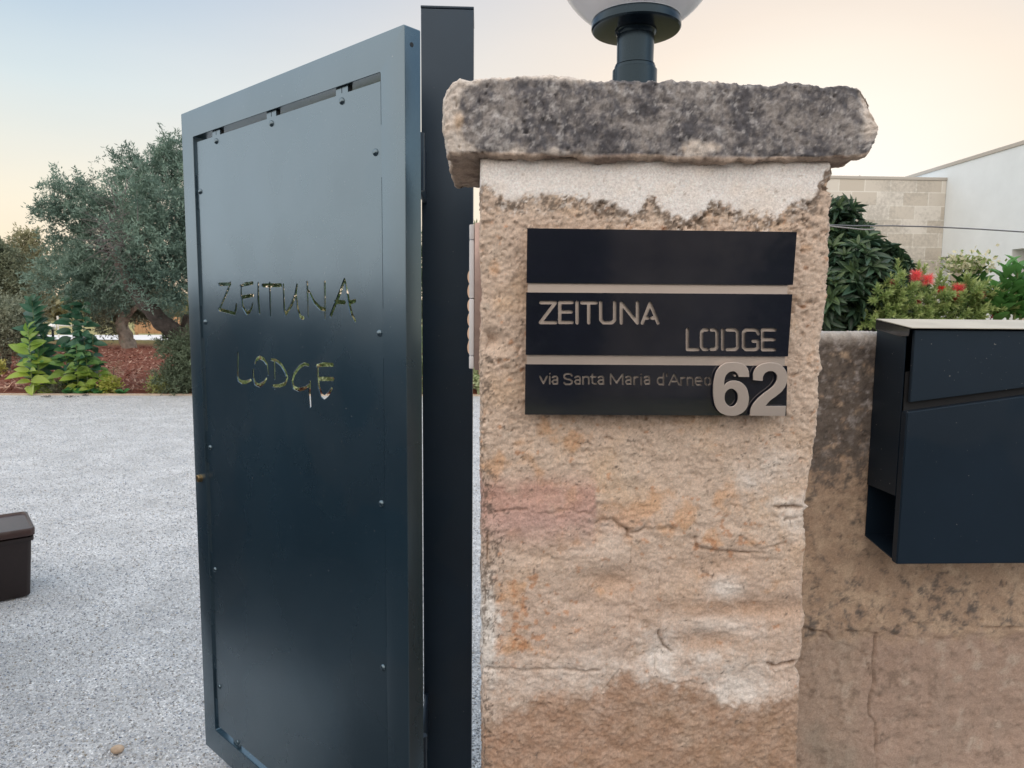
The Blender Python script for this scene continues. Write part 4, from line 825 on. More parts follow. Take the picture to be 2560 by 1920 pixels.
def crown(name, blobs, Y, parent, nl, leaf=(.06, .016), cols=((.055, .085, .075), (.17, .22, .17)), depth=1.0, wisp=.35, seed=1, mt=None, per=26, up=.5):
    """blobs: (photo x, y, radius px) lobes of the crown at distance Y; sprays of leaves near each lobe's surface"""
    r = np.random.default_rng(seed); B = [(pxp(x, y, Y+dy), rr*Y/FPX) for x, y, rr, dy in blobs]; tot = sum(b[1]**2 for b in B); parts = []
    for c, R0 in B:
        ns = max(6, int(nl*(R0**2/tot)/per)); d = r.normal(size=(ns, 3)); d /= np.linalg.norm(d, axis=1)[:, None]
        lump = 1+.28*perlin(d*2.3+seed*3.1+R0*7)+.16*perlin(d*6+seed)
        rr = R0*lump*(1-.62*r.random(ns)**1.4); base = c+d*rr[:, None]*np.array([1, depth, 1])
        ax = d*.8+r.normal(size=(ns, 3))*.55+np.array([0, 0, up]); ax /= np.linalg.norm(ax, axis=1)[:, None]
        Ls = (.10+.30*r.random(ns)**1.5*wisp/.35)*(.6+.5*min(R0, 1.2)); n = ns*per
        t = np.tile(np.linspace(.02, 1, per), ns); k = np.repeat(np.arange(ns), per)
        p = base[k]+ax[k]*(t*Ls[k])[:, None]+r.normal(size=(n, 3))*.025*(.6+min(R0, 1.2)); p[:, 2] -= (t*t*Ls[k]*.25)
        ld = ax[k]*.7+r.normal(size=(n, 3))*.75; nd = r.normal(size=(n, 3))+np.array([0, 0, .8])
        tone = np.clip(.5+.55*perlin(base*1.4+seed)+.35*perlin(base*5)+.2*d[:, 2]*0, 0, 1)[k]*.75+.25*r.random(n)
        col = np.array(cols[0])*(1-tone)[:, None]+np.array(cols[1])*tone[:, None]
        parts.append(inst(*diamond, p, ld, nd, leaf[0]*(.7+.6*r.random(n)), leaf[1]*(.7+.6*r.random(n)), col))
    V, F, C = join(parts); return npmesh(name, V, F, mt or M_olive, parent, col=C, smooth=False)
def limb(name, paths, Y, parent, mt=None, seed=0):
    m = MB()
    for pts, rads in paths:
        P = [Vector(pxp(p[0], p[1], Y+(p[2] if len(p) > 2 else 0))) for p in pts]; Q = []; Rr = []
        for i in range(len(P)-1):
            for s in range(6):
                u = s/6; Q.append(P[i].lerp(P[i+1], u)); Rr.append((rads[i]*(1-u)+rads[i+1]*u)*Y/FPX)
        Q.append(P[-1]); Rr.append(rads[-1]*Y/FPX)
        Qn = np.array(Q); jn = np.column_stack([perlin(Qn*2.1+seed), perlin(Qn*2.1+9+seed), np.zeros(len(Qn))])*np.array(Rr)[:, None]*.6
        m.tube([tuple(q) for q in Qn+jn], Rr, 14)
    V = np.array([v.co for v in m.bm.verts]); dd = fbm(V, 5, 4, 120+seed)
    m.bm.normal_update()
    for v, d_ in zip(m.bm.verts, dd): v.co += v.normal*d_*.07*min(1, Y/12)
    return m.build(name, mt or M_bark, parent, smooth=80)
def bar(p, d=0): return pxp(p[0], p[1], d)
# ---- the big olive
YO = 11.6
t1 = empty('olive_tree', tuple(onZ(478, 984, 0)), 'biggest olive tree, its leaning trunk and grey-green crown partly hidden by the gate', 'tree', 'olive trees on the red soil')
limb('trunk', [([(484, 990), (474, 925), (468, 875), (450, 846), (428, 828, -.1), (404, 806, -.25), (382, 780, -.4), (360, 752, -.55), (338, 722, -.65), (320, 700, -.7), (306, 672, -.7), (298, 640, -.6), (303, 600, -.5)], [34, 29, 27, 24, 21, 20, 19, 18, 15, 13, 11, 9, 6]),
               ([(468, 880), (478, 820), (500, 760), (530, 690), (560, 640)], [24, 20, 16, 11, 6]), ([(318, 700), (280, 650), (240, 600), (205, 560)], [9, 7, 5, 2]), ([(360, 752), (385, 690), (400, 620), (405, 540)], [12, 9, 6, 3]), ([(298, 640), (320, 570), (345, 500)], [6, 5, 2]), ([(452, 850), (462, 800), (466, 790)], [12, 9, 7])], YO, t1, seed=1)
big = [(165, 495, 50, 0), (215, 500, 52, .3), (120, 528, 32, -.1), (175, 560, 48, .2), (255, 545, 60, 0), (330, 425, 48, .2), (385, 440, 55, 0), (440, 400, 52, .3), (430, 372, 28, 0), (480, 440, 60, 0), (330, 480, 60, -.2), (400, 510, 75, -.5), (300, 560, 70, .1), (370, 600, 80, -.6), (440, 600, 80, -.4), (500, 560, 80, 0), (225, 640, 68, .1), (160, 640, 48, .2), (130, 690, 42, .1), (175, 710, 50, 0), (240, 700, 55, -.2), (300, 680, 50, .4), (390, 690, 70, -.6), (450, 700, 60, -.3), (540, 650, 90, 0), (600, 580, 90, .3), (290, 740, 40, .3), (440, 770, 30, .2), (560, 480, 80, .3), (205, 665, 40, -.3), (230, 740, 34, .1)]
crown('crown', big, YO, t1, 100000, leaf=(.066, .017), cols=((.042, .088, .075), (.31, .43, .34)), seed=2, depth=1.0)
sk = [(430, 880, 20, -.35), (440, 920, 24, -.45), (425, 950, 22, -.45), (450, 960, 24, -.5), (465, 850, 18, -.4), (415, 850, 16, -.2), (480, 900, 24, -.5), (405, 968, 12, -.3)]
crown('basal_shoots', sk, YO, t1, 9000, leaf=(.055, .016), cols=((.06, .09, .06), (.19, .24, .15)), seed=3)
# dead twiggy patch of the crown
r = np.random.default_rng(31); m = MB()
for k in range(150):
    c = pxp(r.normal(300, 20), r.normal(590, 40), YO-.75+r.normal(0, .15)); d = r.normal(size=3)+np.array([-.3, -.3, .2]); d /= np.linalg.norm(d); L_ = .15+.3*r.random(); b_ = r.normal(size=3)*.08
    m.tube([tuple(c), tuple(c+d*L_*.5+b_*.5), tuple(c+d*L_+b_*1.6)], [.005, .004, .002], 4)
m.build('dead_twigs', mat('dead twig', (.17, .15, .15), .9), t1)
# ---- olive behind, other trees
Y2 = onZ(325, 874, 0)[1]
t2 = empty('olive_tree', tuple(onZ(325, 874, 0)), 'smaller olive tree with a split pale trunk standing farther back on the red soil', 'tree', 'olive trees on the red soil')
limb('trunk', [([(325, 878), (318, 850), (312, 825), (305, 795), (296, 770), (290, 740)], [19, 15, 13, 12, 10, 6]), ([(334, 876), (330, 852), (322, 825), (318, 805)], [11, 8, 5, 3]), ([(310, 815), (330, 780), (350, 750)], [8, 6, 4])], Y2, t2, mat('pale olive bark', (.23, .19, .155), .95, noise=(6, 8, .5), bump=[(14, .9, .06)]), seed=2)
crown('crown', [(300, 700, 80, 0), (250, 740, 42, 0), (330, 760, 46, .4), (270, 785, 36, 0), (255, 808, 22, 0), (285, 812, 20, .3), (370, 740, 50, .5), (400, 780, 30, .6), (230, 700, 60, .3), (350, 790, 18, .5)], Y2, t2, 26000, leaf=(.10, .034), cols=((.09, .115, .085), (.25, .27, .19)), seed=4, wisp=.6, per=16)
def tree(blobs, Y, px, lab, cols, nl, seed, leaf, name='olive_tree', wisp=.6, grp='trees at the far left'):
    base = pxp(px, 800, Y); t = empty(name, (float(base[0]), Y, 0), lab, 'tree', grp); by = 770+FPX*H/Y
    m = limb('trunk', [([(px, by+3), (px-2, by-40*12/Y), (px+3, by-110*12/Y)], [16*12/Y, 12*12/Y, 9*12/Y])], Y, t, seed=seed)
    crown('crown', blobs, Y, t, nl, leaf=leaf, cols=cols, seed=seed, wisp=wisp, per=16); return t
tree([(65, 640, 38, 0), (70, 600, 20, 0), (48, 680, 46, 0), (85, 690, 40, .5), (70, 745, 45, 0), (30, 730, 45, .5), (65, 590, 10, 0)], 19, 60, 'slender warm-lit tree left of the big olive crown', ((.15, .16, .09), (.42, .40, .24)), 20000, 5, (.09, .03), 'slender_tree')
tree([(5, 640, 24, 0), (-30, 660, 50, 0), (10, 690, 46, 0), (-40, 740, 60, 0), (20, 740, 46, 0)], 17, -10, 'dark grey-green tree cut off by the left edge of the photo', ((.09, .12, .08), (.29, .32, .21)), 24000, 6, (.085, .027), 'evergreen_tree')
tree([(35, 800, 40, 0), (70, 790, 30, .3), (0, 810, 45, .2), (20, 850, 38, 0), (62, 838, 30, .2), (90, 820, 18, .3), (-30, 800, 60, 0), (50, 870, 22, 0)], 14.5, 20, 'low pale olive bush at the far left beside the tall leafy plants', ((.15, .18, .13), (.40, .43, .31)), 24000, 7, (.07, .02), 'olive_bush')
# ---- far green line behind the field
hz = npmesh
def farwood(x0, x1, Y, h, seed, cols, n, lf):
    r = np.random.default_rng(seed); X = r.uniform(x0, x1, n); d = r.normal(size=(n, 3)); top = h*(.55+.45*np.abs(perlin(np.column_stack([X*.13, X*0, X*0+seed]))*1.4)+.12*perlin(np.column_stack([X*.8, X*0, X*0])))
    Z = top*np.sqrt(r.random(n)); p = np.column_stack([X, Y+r.normal(0, 1.5, n), Z]); tone = np.clip(.5+perlin(p*.7)*.8, 0, 1); col = np.array(cols[0])*(1-tone)[:, None]+np.array(cols[1])*tone[:, None]
    return inst(*diamond, p, d, r.normal(size=(n, 3)), lf*(.6+.8*r.random(n)), lf*.7, col)
V, F, C = farwood(-75, 5, 62, 3.0, 8, ((.12, .12, .06), (.30, .27, .14)), 22000, .5)
o = npmesh('far_hedgerow', V, F, M_olive, col=C, smooth=False); tag(o, 'distant warm green hedgerow beyond the pale field', 'hedgerow', kind='stuff')
# ---- tall leafy plants at the bed edge
leafB = broad(5, -.22, .25, .4)
def leafy_stem(base, top, n, L, col, seed, parts, lean=.5, bright=None, w=.42, droop=0., wide0=1.0, face=.7):
    r = np.random.default_rng(seed); base = np.array(base); top = np.array(top); t = np.linspace(.06, 1, n); p = base+(top-base)*t[:, None]; ang = np.arange(n)*2.4+r.random(n)*.5
    out = np.column_stack([np.cos(ang), np.sin(ang)*.6, np.zeros(n)]); out /= np.linalg.norm(out, axis=1)[:, None]; prof = (.55+.6*np.sin(math.pi*np.clip(t*.9+.1, 0, 1))**.7)*wide0
    xd = out+np.array([0, 0, 1])*(lean*(.25+1.5*t**3))[:, None]+r.normal(size=(n, 3))*.26; xd[:, 2] -= droop*(1-t); nd = np.array([[0, -face, 1.-.4*face]])-out*.25+r.normal(size=(n, 3))*.12
    LL = L*prof*(.6+.65*r.random(n)); c = np.tile(col, (n, 1))*(.75+.5*r.random(n))[:, None]
    if bright is not None: k = np.clip(bright(t, r), 0, 1); c = c*(1-k[:, None])+np.array([.40, .50, .07])*k[:, None]
    parts.append(inst(*leafB, p, xd, nd, LL, LL*w, c))
def plant(name, lab, cat, grp, stems, parent_loc, mt, L, cols, seed, stemr=.008, **kw):
    t = empty(name, tuple(parent_loc), lab, cat, grp); parts = []; m = MB()
    for i, (b, tp, n, c, br) in enumerate(stems):
        leafy_stem(b, tp, n, L, c, seed+i, parts, bright=br, **kw); m.tube([tuple(b), tuple((np.array(b)+np.array(tp))/2+.01), tuple(tp)], [stemr, stemr*.8, stemr*.4], 8)
    V, F, C = join(parts); npmesh('foliage', V, F, mt, t, col=C); m.build('stem', M_stem, t); return t
def zb(x, Y): v = pxp(x, 900, Y); return (v[0], Y, 0.0)
YP = 11.35; dk = (.045, .135, .080); md = (.09, .22, .075); lt = (.19, .33, .065)
lowb = lambda a: (lambda t, r: (1-t/a)*.9+.25*r.random(len(t))-.1)
plant('leafy_plant', 'left of two tall leafy plants by the soil bed, yellow-green at its foot', 'plant', 'tall broad-leaved plants at the edge of the soil bed',
      [(zb(92, YP), pxp(80, 752, YP), 54, dk, None), (zb(75, YP-.25), pxp(70, 822, YP-.25), 30, lt, lowb(.9)), (zb(100, YP), pxp(108, 835, YP), 24, dk, None), (zb(88, YP-.2), pxp(95, 880, YP-.2), 16, md, lowb(.8)), (zb(90, YP+.1), pxp(92, 800, YP+.1), 30, dk, None)], zb(85, YP), M_broad, .25, None, 50, lean=.8, w=.46, face=.9)
plant('leafy_plant', 'right of two tall leafy plants by the soil bed, dark green with shelf-like leaves', 'plant', 'tall broad-leaved plants at the edge of the soil bed',
      [(zb(178, YP), pxp(178, 724, YP), 66, dk, None), (zb(205, YP), pxp(208, 748, YP), 50, dk, None), (zb(190, YP-.2), pxp(190, 860, YP-.2), 30, md, lowb(.8)), (zb(225, YP-.1), pxp(232, 838, YP-.1), 26, dk, None), (zb(165, YP-.1), pxp(160, 860, YP-.1), 24, md, lowb(.7)), (zb(240, YP-.15), pxp(246, 905, YP-.15), 18, md, lowb(1.0)), (zb(214, YP-.2), pxp(214, 880, YP-.2), 20, md, lowb(.9))], zb(190, YP), M_broad, .215, None, 70, lean=.12, w=.50, droop=.05, face=.75)
# small top tuft of the right plant
def bush(name, lab, cat, blobs, Y, nl, cols, seed, leaf, base, grp=None, mt=None):
    t = empty(name, (float(base[0]), float(base[1]), 0), lab, cat, grp)
    crown('foliage', blobs, Y, t, nl, leaf=leaf, cols=cols, seed=seed, wisp=.12, per=10, mt=mt or M_broad)
    r = np.random.default_rng(seed); m = MB()
    for k in range(7):
        b = blobs[k % len(blobs)]; c = pxp(b[0], b[1], Y); m.tube([(float(base[0])+r.normal(0, .02), float(base[1]), 0), tuple(c)], [.006, .002], 5)
    m.build('stem', M_bark, t); return t
LG = 'low plants along the gravel edge'
bush('small_shrub', 'small pale yellow-green shrub beside the big olive trunk', 'shrub', [(400, 962, 17, 0), (388, 955, 10, 0), (412, 958, 11, 0), (398, 975, 12, 0)], 11.2, 1500, ((.22, .27, .09), (.50, .52, .22)), 11, (.05, .02), onZ(400, 983, 0), LG)
bush('small_shrub', 'small bright yellow flowering clump right of the tall leafy plants', 'shrub', [(272, 962, 10, 0), (290, 958, 9, 0), (282, 972, 9, 0), (262, 970, 7, 0)], 11.15, 900, ((.30, .34, .07), (.62, .58, .12)), 12, (.045, .025), onZ(280, 983, 0), LG)
bush('small_shrub', 'grey-green low herb between the two tall leafy plants', 'shrub', [(130, 968, 12, 0), (148, 975, 9, 0), (118, 975, 10, 0), (140, 958, 8, 0)], 11.15, 900, ((.13, .15, .09), (.28, .30, .20)), 13, (.04, .012), onZ(133, 983, 0), LG)
bush('small_shrub', 'tiny yellow-leaved plant at the left edge of the red soil', 'shrub', [(2, 918, 7, 0), (-4, 924, 8, 0)], 12.6, 260, ((.35, .36, .08), (.55, .5, .14)), 14, (.05, .03), onZ(0, 945, 0), LG)
bush('small_shrub', 'sparse reddish dry weed standing in front of the yellow clump', 'shrub', [(288, 935, 7, 0), (284, 915, 6, 0), (290, 975, 5, 0)], 11.12, 240, ((.22, .14, .09), (.42, .33, .22)), 15, (.035, .008), onZ(286, 985, 0), LG)
# round broad leaves hugging the kerb
r = np.random.default_rng(90)
for k, (x, y, s) in enumerate([(173, 975, 1.1), (203, 978, 1.0), (242, 972, .9), (305, 975, .9), (254, 978, .8)]):
    parts = []; b = np.array(zb(x, 11.1))+np.array([0, 0, .02]); n = 7; an = r.random(n)*6.28; d = np.column_stack([np.cos(an), np.sin(an)-.4, .55+.5*r.random(n)])
    parts.append(inst(*leafB, np.tile(b, (n, 1)), d, np.tile([0, -.6, 1.], (n, 1))+r.normal(size=(n, 3))*.2, .13*s*(.7+.5*r.random(n)), .12*s, np.array([[.05, .16, .05]])*(1+1.2*r.random((n, 1)))))
    V, F, C = join(parts); o = npmesh('seedling', V, F, M_broad, col=C)
    tag(o, ['young round-leaved seedling at the foot of the right tall leafy plant', 'bright round-leaved seedling just right of the tall plant stems', 'dark seedling between tall plant and yellow clump', 'rightmost round-leaved seedling, right of the yellow clump', 'small seedling close before the yellow clump'][k], 'seedling', LG)
for k, (x, y) in enumerate([(118, 994), (175, 994), (216, 990)]):
    p = onZ(x, y, 0); n = 22; r = np.random.default_rng(200+k); an = r.random(n)*6.28; d = np.column_stack([np.cos(an), np.sin(an), .15+.4*r.random(n)])
    V, F, C = inst(*diamond, np.tile(p+np.array([0, 0, .01]), (n, 1))+r.normal(size=(n, 3))*[.04, .02, .004], d, r.normal(size=(n, 3))+[0, 0, 1], .05, .012, np.array([[.10, .10, .11]])*(.7+.6*r.random((n, 1))))
    tag(npmesh('weed', V, F, M_olive, col=C, smooth=False), ['dark weed tuft on the gravel below the left tall plant', 'widest dark weed tuft on the gravel below the right tall plant', 'reddish weed tuft touching the kerb right of the others'][k], 'weed', LG)
# ---- garden globe lamp far off, thin post, wooden fence
gp = onZ(134, 853, .03); YG = gp[1]; c = onY(131, 817, YG); sR = 8.2/FPX*YG
t = empty('garden_lamp', tuple(gp), 'small white globe lamp on a short dark stem in the distant garden', 'lamp')
m = MB(); m.lathe([(sR*math.sin(a), -sR*math.cos(a)*.95) for a in np.linspace(.1, math.pi, 20)], tuple(c), n=28); m.build('globe', mat('small white globe', (.88, .88, .86), .3), t, smooth=60)
m = MB(); m.lathe([(0, 0), (.045, 0), (.04, c[2]-sR*.93-gp[2]-.02), (.09, c[2]-sR*.93-gp[2]), (0, c[2]-sR*.9-gp[2])], (c[0], YG, gp[2]), n=20); m.build('stem', M_lamp, t)
p = onZ(147, 846, 0); h = onY(147, 790, p[1])[2]; m = MB(); m.box((p[0]-.025, p[1]-.025, 0), (p[0]+.025, p[1]+.025, h), .005); m.box((p[0]-.05, p[1]-.02, h*.55), (p[0]+1.6, p[1]+.02, h*.55+.06), .01)
tag(m.build('white_post', mat('white paint', (.62, .60, .55), .7)), 'thin white post with a rail near the distant garden lamp', 'post')
YFn = 33.0; fa, fb = onY(335, 800, YFn), onY(480, 800, YFn)
t = empty('wooden_fence', (float(fa[0]), YFn, 0), 'orange-brown wooden board fence seen between the olive trunks', 'fence')
M_wood = mat('fence boards', (.42, .24, .12), .8, noise=(3, 6, .25)); m = MB(); x = float(fa[0]); ft = onY(350, 792, YFn)[2]; fbz = onY(350, 834, YFn)[2]
r = np.random.default_rng(5)
while x < float(fb[0])+1: m.box((x, YFn, fbz), (x+.17, YFn+.03, ft+r.uniform(-.01, .01)), .004); x += .176
m.build('boards', M_wood, t, smooth=0)
m = MB(); [m.box((float(fa[0])-.05, YFn+.031, z), (float(fb[0])+1.1, YFn+.07, z+.09)) for z in (fbz+.12, ft-.22)]; m.build('rail', M_wood, t, smooth=0)
for x in np.arange(float(fa[0]), float(fb[0])+1, 1.9): m = MB(); m.box((x, YFn+.071, -.03), (x+.1, YFn+.16, ft-.03)); m.build('fence_post', M_wood, t, smooth=0)
hg = empty('garden_hedge', (-.9, 11.0, 0), 'leafy green hedge behind the gate, glimpsed through its cut-out letters', 'hedge')
crown('foliage', [(x, y, 75, .2*((x//60) % 3)) for x in range(560, 1230, 62) for y in (650, 735)], 11.8, hg, 22000, leaf=(.08, .03), cols=((.03, .07, .03), (.17, .26, .10)), seed=21, wisp=.2, per=12, mt=M_broad)
h2 = empty('flowering_border', (-.9, 11.3, 0), 'low pale green border of shrubs in front of the tall hedge behind the gate', 'shrub border')
crown('foliage', [(x, y, 48, .1*((x//40) % 3)) for x in range(560, 1230, 44) for y in (850, 900, 945)], 11.35, h2, 26000, leaf=(.075, .034), cols=((.20, .33, .12), (.72, .76, .50)), seed=22, wisp=.2, per=12, mt=M_broad)
# ---- brown storage bin on the gravel
zl = .335; a_ = onZ(86, 1318, zl); fdir = np.array([-.80, -.60, 0]); sdir = np.array([-.60, .80, 0])
M_bin = mat('brown plastic', (.017, .009, .008), .5, noise=(40, 4, .15), bump=[(90, .15, .002)]); M_lid = mat('brown lid plastic', (.050, .027, .024), .30, noise=(30, 4, .2))
bc = a_[:2]+fdir[:2]*.20+sdir[:2]*.17
t = empty('storage_bin', (float(bc[0]), float(bc[1]), 0), 'dark brown plastic bin with a clip-on lid standing on the gravel', 'bin')
MBn = Matrix(((-fdir[0], sdir[0], 0, bc[0]), (-fdir[1], sdir[1], 0, bc[1]), (0, 0, 1, 0), (0, 0, 0, 1)))    # local x right, y back
def taper(x0, y0, z0, x1, y1, z1, r=.02, n=5):
    A = rrect(-x0, -y0, x0, y0, r, n); B = rrect(-x1, -y1, x1, y1, r, n); return A, z0, B, z1
def loft(rings, M, name, mt, par, sm=40):
    m = MB(); L = [[m.bm.verts.new(M@Vector((p[0], p[1], z))) for p in pts] for pts, z in rings]; n = len(L[0])
    for A, B in zip(L[:-1], L[1:]):
        for k in range(n): m.bm.faces.new((A[k], A[(k+1) % n], B[(k+1) % n], B[k]))
    m.bm.faces.new(L[0][::-1]); m.bm.faces.new(L[-1]); return m.build(name, mt, par, sm)
rr_ = lambda x, y, r=.022: rrect(-x, -y, x, y, r, 6)
loft([(rr_(.166, .146), .004), (rr_(.171, .151), .01), (rr_(.189, .163), .288)], MBn, 'bin_body', M_bin, t)
loft([(rr_(.196, .168), .272), (rr_(.197, .169), .274), (rr_(.197, .169), .290), (rr_(.190, .162), .2905), (rr_(.190, .162), .291)], MBn, 'rim', M_bin, t)
loft([(rr_(.200, .172), .298), (rr_(.202, .174), .300), (rr_(.203, .175), .330), (rr_(.200, .172), .335), (rr_(.192, .164), .3355), (rr_(.188, .160), .327), (rr_(.150, .125), .3275), (rr_(.148, .123), .3275)], MBn, 'lid', M_lid, t)
# a single tan pebble on the near gravel
m = MB(); bmesh.ops.create_icosphere(m.bm, subdivisions=2, radius=1); q = onZ(294, 1882, 0)
for v in m.bm.verts: v.co = Vector((v.co.x*.021+q[0], v.co.y*.017+q[1], v.co.z*.012+.012))*1
tag(m.build('pebble', mat('tan pebble', (.48, .36, .26), .8, noise=(80, 4, .2)), smooth=60), 'single tan pebble lying on the nearest grey gravel', 'pebble')
# ================================================================== HOUSE
Xw = 9.5; Yc = float(onX_ := 14.03) if False else 14.0
hx = float(onY(2368, 445, Yc)[0])     # corner where stone meets the white wall
zs1 = float(onY(2200, 441, Yc)[2]); zw = zs1+.27
house = empty('house', (12, 16, 0), 'modern house with a pale block wall and a tall plain white wing', 'house')
M_blk = mat('tufa blocks', (.56, .50, .42), .9)
def blocks(m):
    T = m.node_tree; n = T.nodes; L = T.links; b = n['Principled BSDF']; t = n.new('ShaderNodeTexCoord'); mp = n.new('ShaderNodeMapping'); mp.inputs['Rotation'].default_value = (math.radians(90), 0, 0); mp.inputs['Rotation'].default_value = (math.radians(-90), 0, 0)
    L.new(t.outputs['Object'], mp.inputs[0]); br = n.new('ShaderNodeTexBrick'); L.new(mp.outputs[0], br.inputs[0]); br.inputs['Scale'].default_value = 1; br.inputs['Brick Width'].default_value = .52; br.inputs['Row Height'].default_value = .265; br.inputs['Mortar Size'].default_value = .010; br.inputs['Mortar Smooth'].default_value = .4
    br.inputs['Color1'].default_value = (.72, .69, .64, 1); br.inputs['Color2'].default_value = (.52, .47, .40, 1); br.inputs['Mortar'].default_value = (.74, .72, .67, 1); br.offset = .5
    nt = n.new('ShaderNodeTexNoise'); nt.inputs['Scale'].default_value = 16; nt.inputs['Detail'].default_value = 10; nt.inputs['Roughness'].default_value = .75; L.new(t.outputs['Object'], nt.inputs[0])
    n3 = n.new('ShaderNodeTexNoise'); n3.inputs['Scale'].default_value = 1.2; n3.inputs['Detail'].default_value = 4; L.new(t.outputs['Object'], n3.inputs[0])
    ma = n.new('ShaderNodeMath'); ma.operation = 'MULTIPLY'; L.new(nt.outputs[0], ma.inputs[0]); L.new(n3.outputs[0], ma.inputs[1])
    r = n.new('ShaderNodeValToRGB'); r.color_ramp.elements[0].position = .24; r.color_ramp.elements[1].position = .36; r.color_ramp.elements[0].color = (0, 0, 0, 1); L.new(ma.outputs[0], r.inputs[0])
    mx = n.new('ShaderNodeMix'); mx.data_type = 'RGBA'; sc_ = n.new('ShaderNodeMath'); sc_.operation = 'MULTIPLY'; sc_.inputs[1].default_value = .55; L.new(r.outputs[0], sc_.inputs[0]); L.new(sc_.outputs[0], mx.inputs[0]); L.new(br.outputs[0], mx.inputs[6]); mx.inputs[7].default_value = (.33, .31, .28, 1); L.new(mx.outputs[2], b.inputs['Base Color'])
blocks(M_blk)
M_wh = mat('white render', (.72, .77, .80), .85, noise=(1.5, 6, .05), bump=[(60, .15, .003)]); M_cop = mat('coping', (.45, .42, .38), .8); M_reveal = mat('niche plaster', (.50, .44, .37), .85)
m = MB(); m.box((2.5, Yc, -.02), (hx-.002, Yc+.35, zs1-.06), .01); m.build('block_wall', M_blk, house, smooth=0)
m = MB(); m.box((2.45, Yc-.015, zs1-.0595), (hx-.002, Yc+.38, zs1), .008); m.build('coping', M_cop, house, smooth=0)
# white wing: side wall facing the yard, with two deep openings
wx = hx; op = []
ta = float(onP(2352, 643, np.array([wx, 0, 0]), np.array([1., 0, 0]))[2])
def oy(x): v = ray(x, 640); return float(v[1]*wx/v[0])
op = [(oy(2405), oy(2351)), (oy(2640), oy(2529))]
bot = .9; Y0w, Y1w = 7.0, 21.0
m = MB(); segs = [Y0w]+[v for a, b in sorted(op) for v in (a, b)]+[Y1w]
for a, b in zip(segs[::2], segs[1::2]): m.box((wx, a, -.02), (wx+.32, b, zw-.07))
for a, b in sorted(op): m.box((wx, a+.0005, ta), (wx+.32, b-.0005, zw-.07)); m.box((wx, a+.0005, -.02), (wx+.32, b-.0005, bot))
m.build('white_wall', M_wh, house, smooth=0)
m = MB(); m.box((wx-.02, Y0w-.02, zw-.0695), (wx+.36, Y1w, zw), .006); m.build('coping', M_cop, house, smooth=0)
m = MB(); m.box((wx+.321, Y0w, -.02), (wx+7, Y1w-.01, zw-.3)); m.build('wing', M_wh, house, smooth=0)
for a, b in sorted(op):
    f = MB(); f.box((wx+.235, a+.003, bot+.003), (wx+.26, b-.003, ta-.003)); f.build('window_recess', M_reveal, house, smooth=0)
dc = onY(2180, 441, Yc+1.2); m = MB(); m.lathe([(.30, 0), (.29, .06), (.22, .11), (.10, .145), (0, .15)], (dc[0], Yc+1.2, zs1-.04), n=32); m.build('roof_dome', mat('skylight', (.7, .7, .7), .3), house, smooth=60)
m = MB(); m.tube([(onY(2150, 430, Yc+.3)[0], Yc+.3, zs1), (onY(2150, 430, Yc+.3)[0], Yc+.3, zs1+.07)], .012, 8); m.build('roof_pin', M_cop, house)
m = MB(); m.box((2.6, Yc+.36, -.02), (hx-.01, Yc+6, zs1-.25)); m.build('annex', M_wh, house, smooth=0)
# ================================================================== GARDEN SHRUBS BEHIND THE LOW WALL
leafR = broad(5, -.12, .3, .5)
def rosettes(name, cents, L, w, parent, col, mt, seed, n=11, up=.55, colv=.5, tipc=None, flat=.3):
    r = np.random.default_rng(seed); parts = []
    for c, d, s in cents:
        d = d/np.linalg.norm(d); u = np.cross(d, [0, 0, 1.]); u = u/np.linalg.norm(u) if np.linalg.norm(u) > .1 else np.array([1., 0, 0]); v = np.cross(d, u)
        k = np.arange(n); an = k*2.4+r.random()*6; el = up*(.15+.9*(k/n)**1.3); out = np.cos(an)[:, None]*u+np.sin(an)[:, None]*v
        xd = out*(1-flat*el)[:, None]+d*(el*1.7)[:, None]+r.normal(size=(n, 3))*.1; nd = d*1.0-out*.4*el[:, None]; LL = L*s*(1.1-.45*k/n)*(.85+.3*r.random(n)); cc = np.array(col)*(1-colv/2+colv*r.random(n))[:, None]
        if tipc is not None: t = ((k/n)**2)*r.uniform(.3, 1); cc = cc*(1-t[:, None])+np.array(tipc)*t[:, None]
        parts.append(inst(*leafR, np.tile(c, (n, 1))+d*(k/n*.02)[:, None], xd, nd, LL, LL*w, cc))
    V, F, C = join(parts); return npmesh(name, V, F, mt, parent, col=C)
def shrub_pts(blobs, Y, n, seed, depth=1.):
    r = np.random.default_rng(seed); out = []; B = [(pxp(x, y, Y+dy), rr*Y/FPX) for x, y, rr, dy in blobs]; tot = sum(b[1]**2 for b in B)
    for c, R in B:
        k = max(3, int(n*R*R/tot)); d = r.normal(size=(k, 3)); d[:, 1] = -np.abs(d[:, 1])*1.0+(r.random(k) < .25)*1.2; d /= np.linalg.norm(d, axis=1)[:, None]
        for i in range(k): out.append((c+d[i]*R*(1-.5*r.random()**2)*np.array([1, depth, 1]), d[i]+np.array([0, -.1, .55]), r.uniform(.75, 1.15)))
    return out
YD = 3.6
t = empty('dark_shrub', (float(pxp(2120, 900, YD)[0]), YD, 0), 'big glossy dark green shrub with leaf rosettes right beside the pillar', 'shrub')
bl = [(2092, 530, 28, 0), (2105, 575, 40, 0), (2080, 600, 50, .1), (2150, 610, 36, 0), (2070, 660, 60, 0), (2130, 670, 60, -.1), (2190, 665, 46, 0), (2235, 680, 28, 0), (2075, 740, 70, -.1), (2150, 740, 70, -.1), (2215, 740, 50, .1), (2265, 730, 28, .1), (2080, 810, 70, 0), (2160, 810, 70, 0), (2230, 800, 50, 0), (2100, 880, 80, 0), (2200, 880, 80, 0), (2000, 640, 60, .2), (1990, 760, 80, .2)]
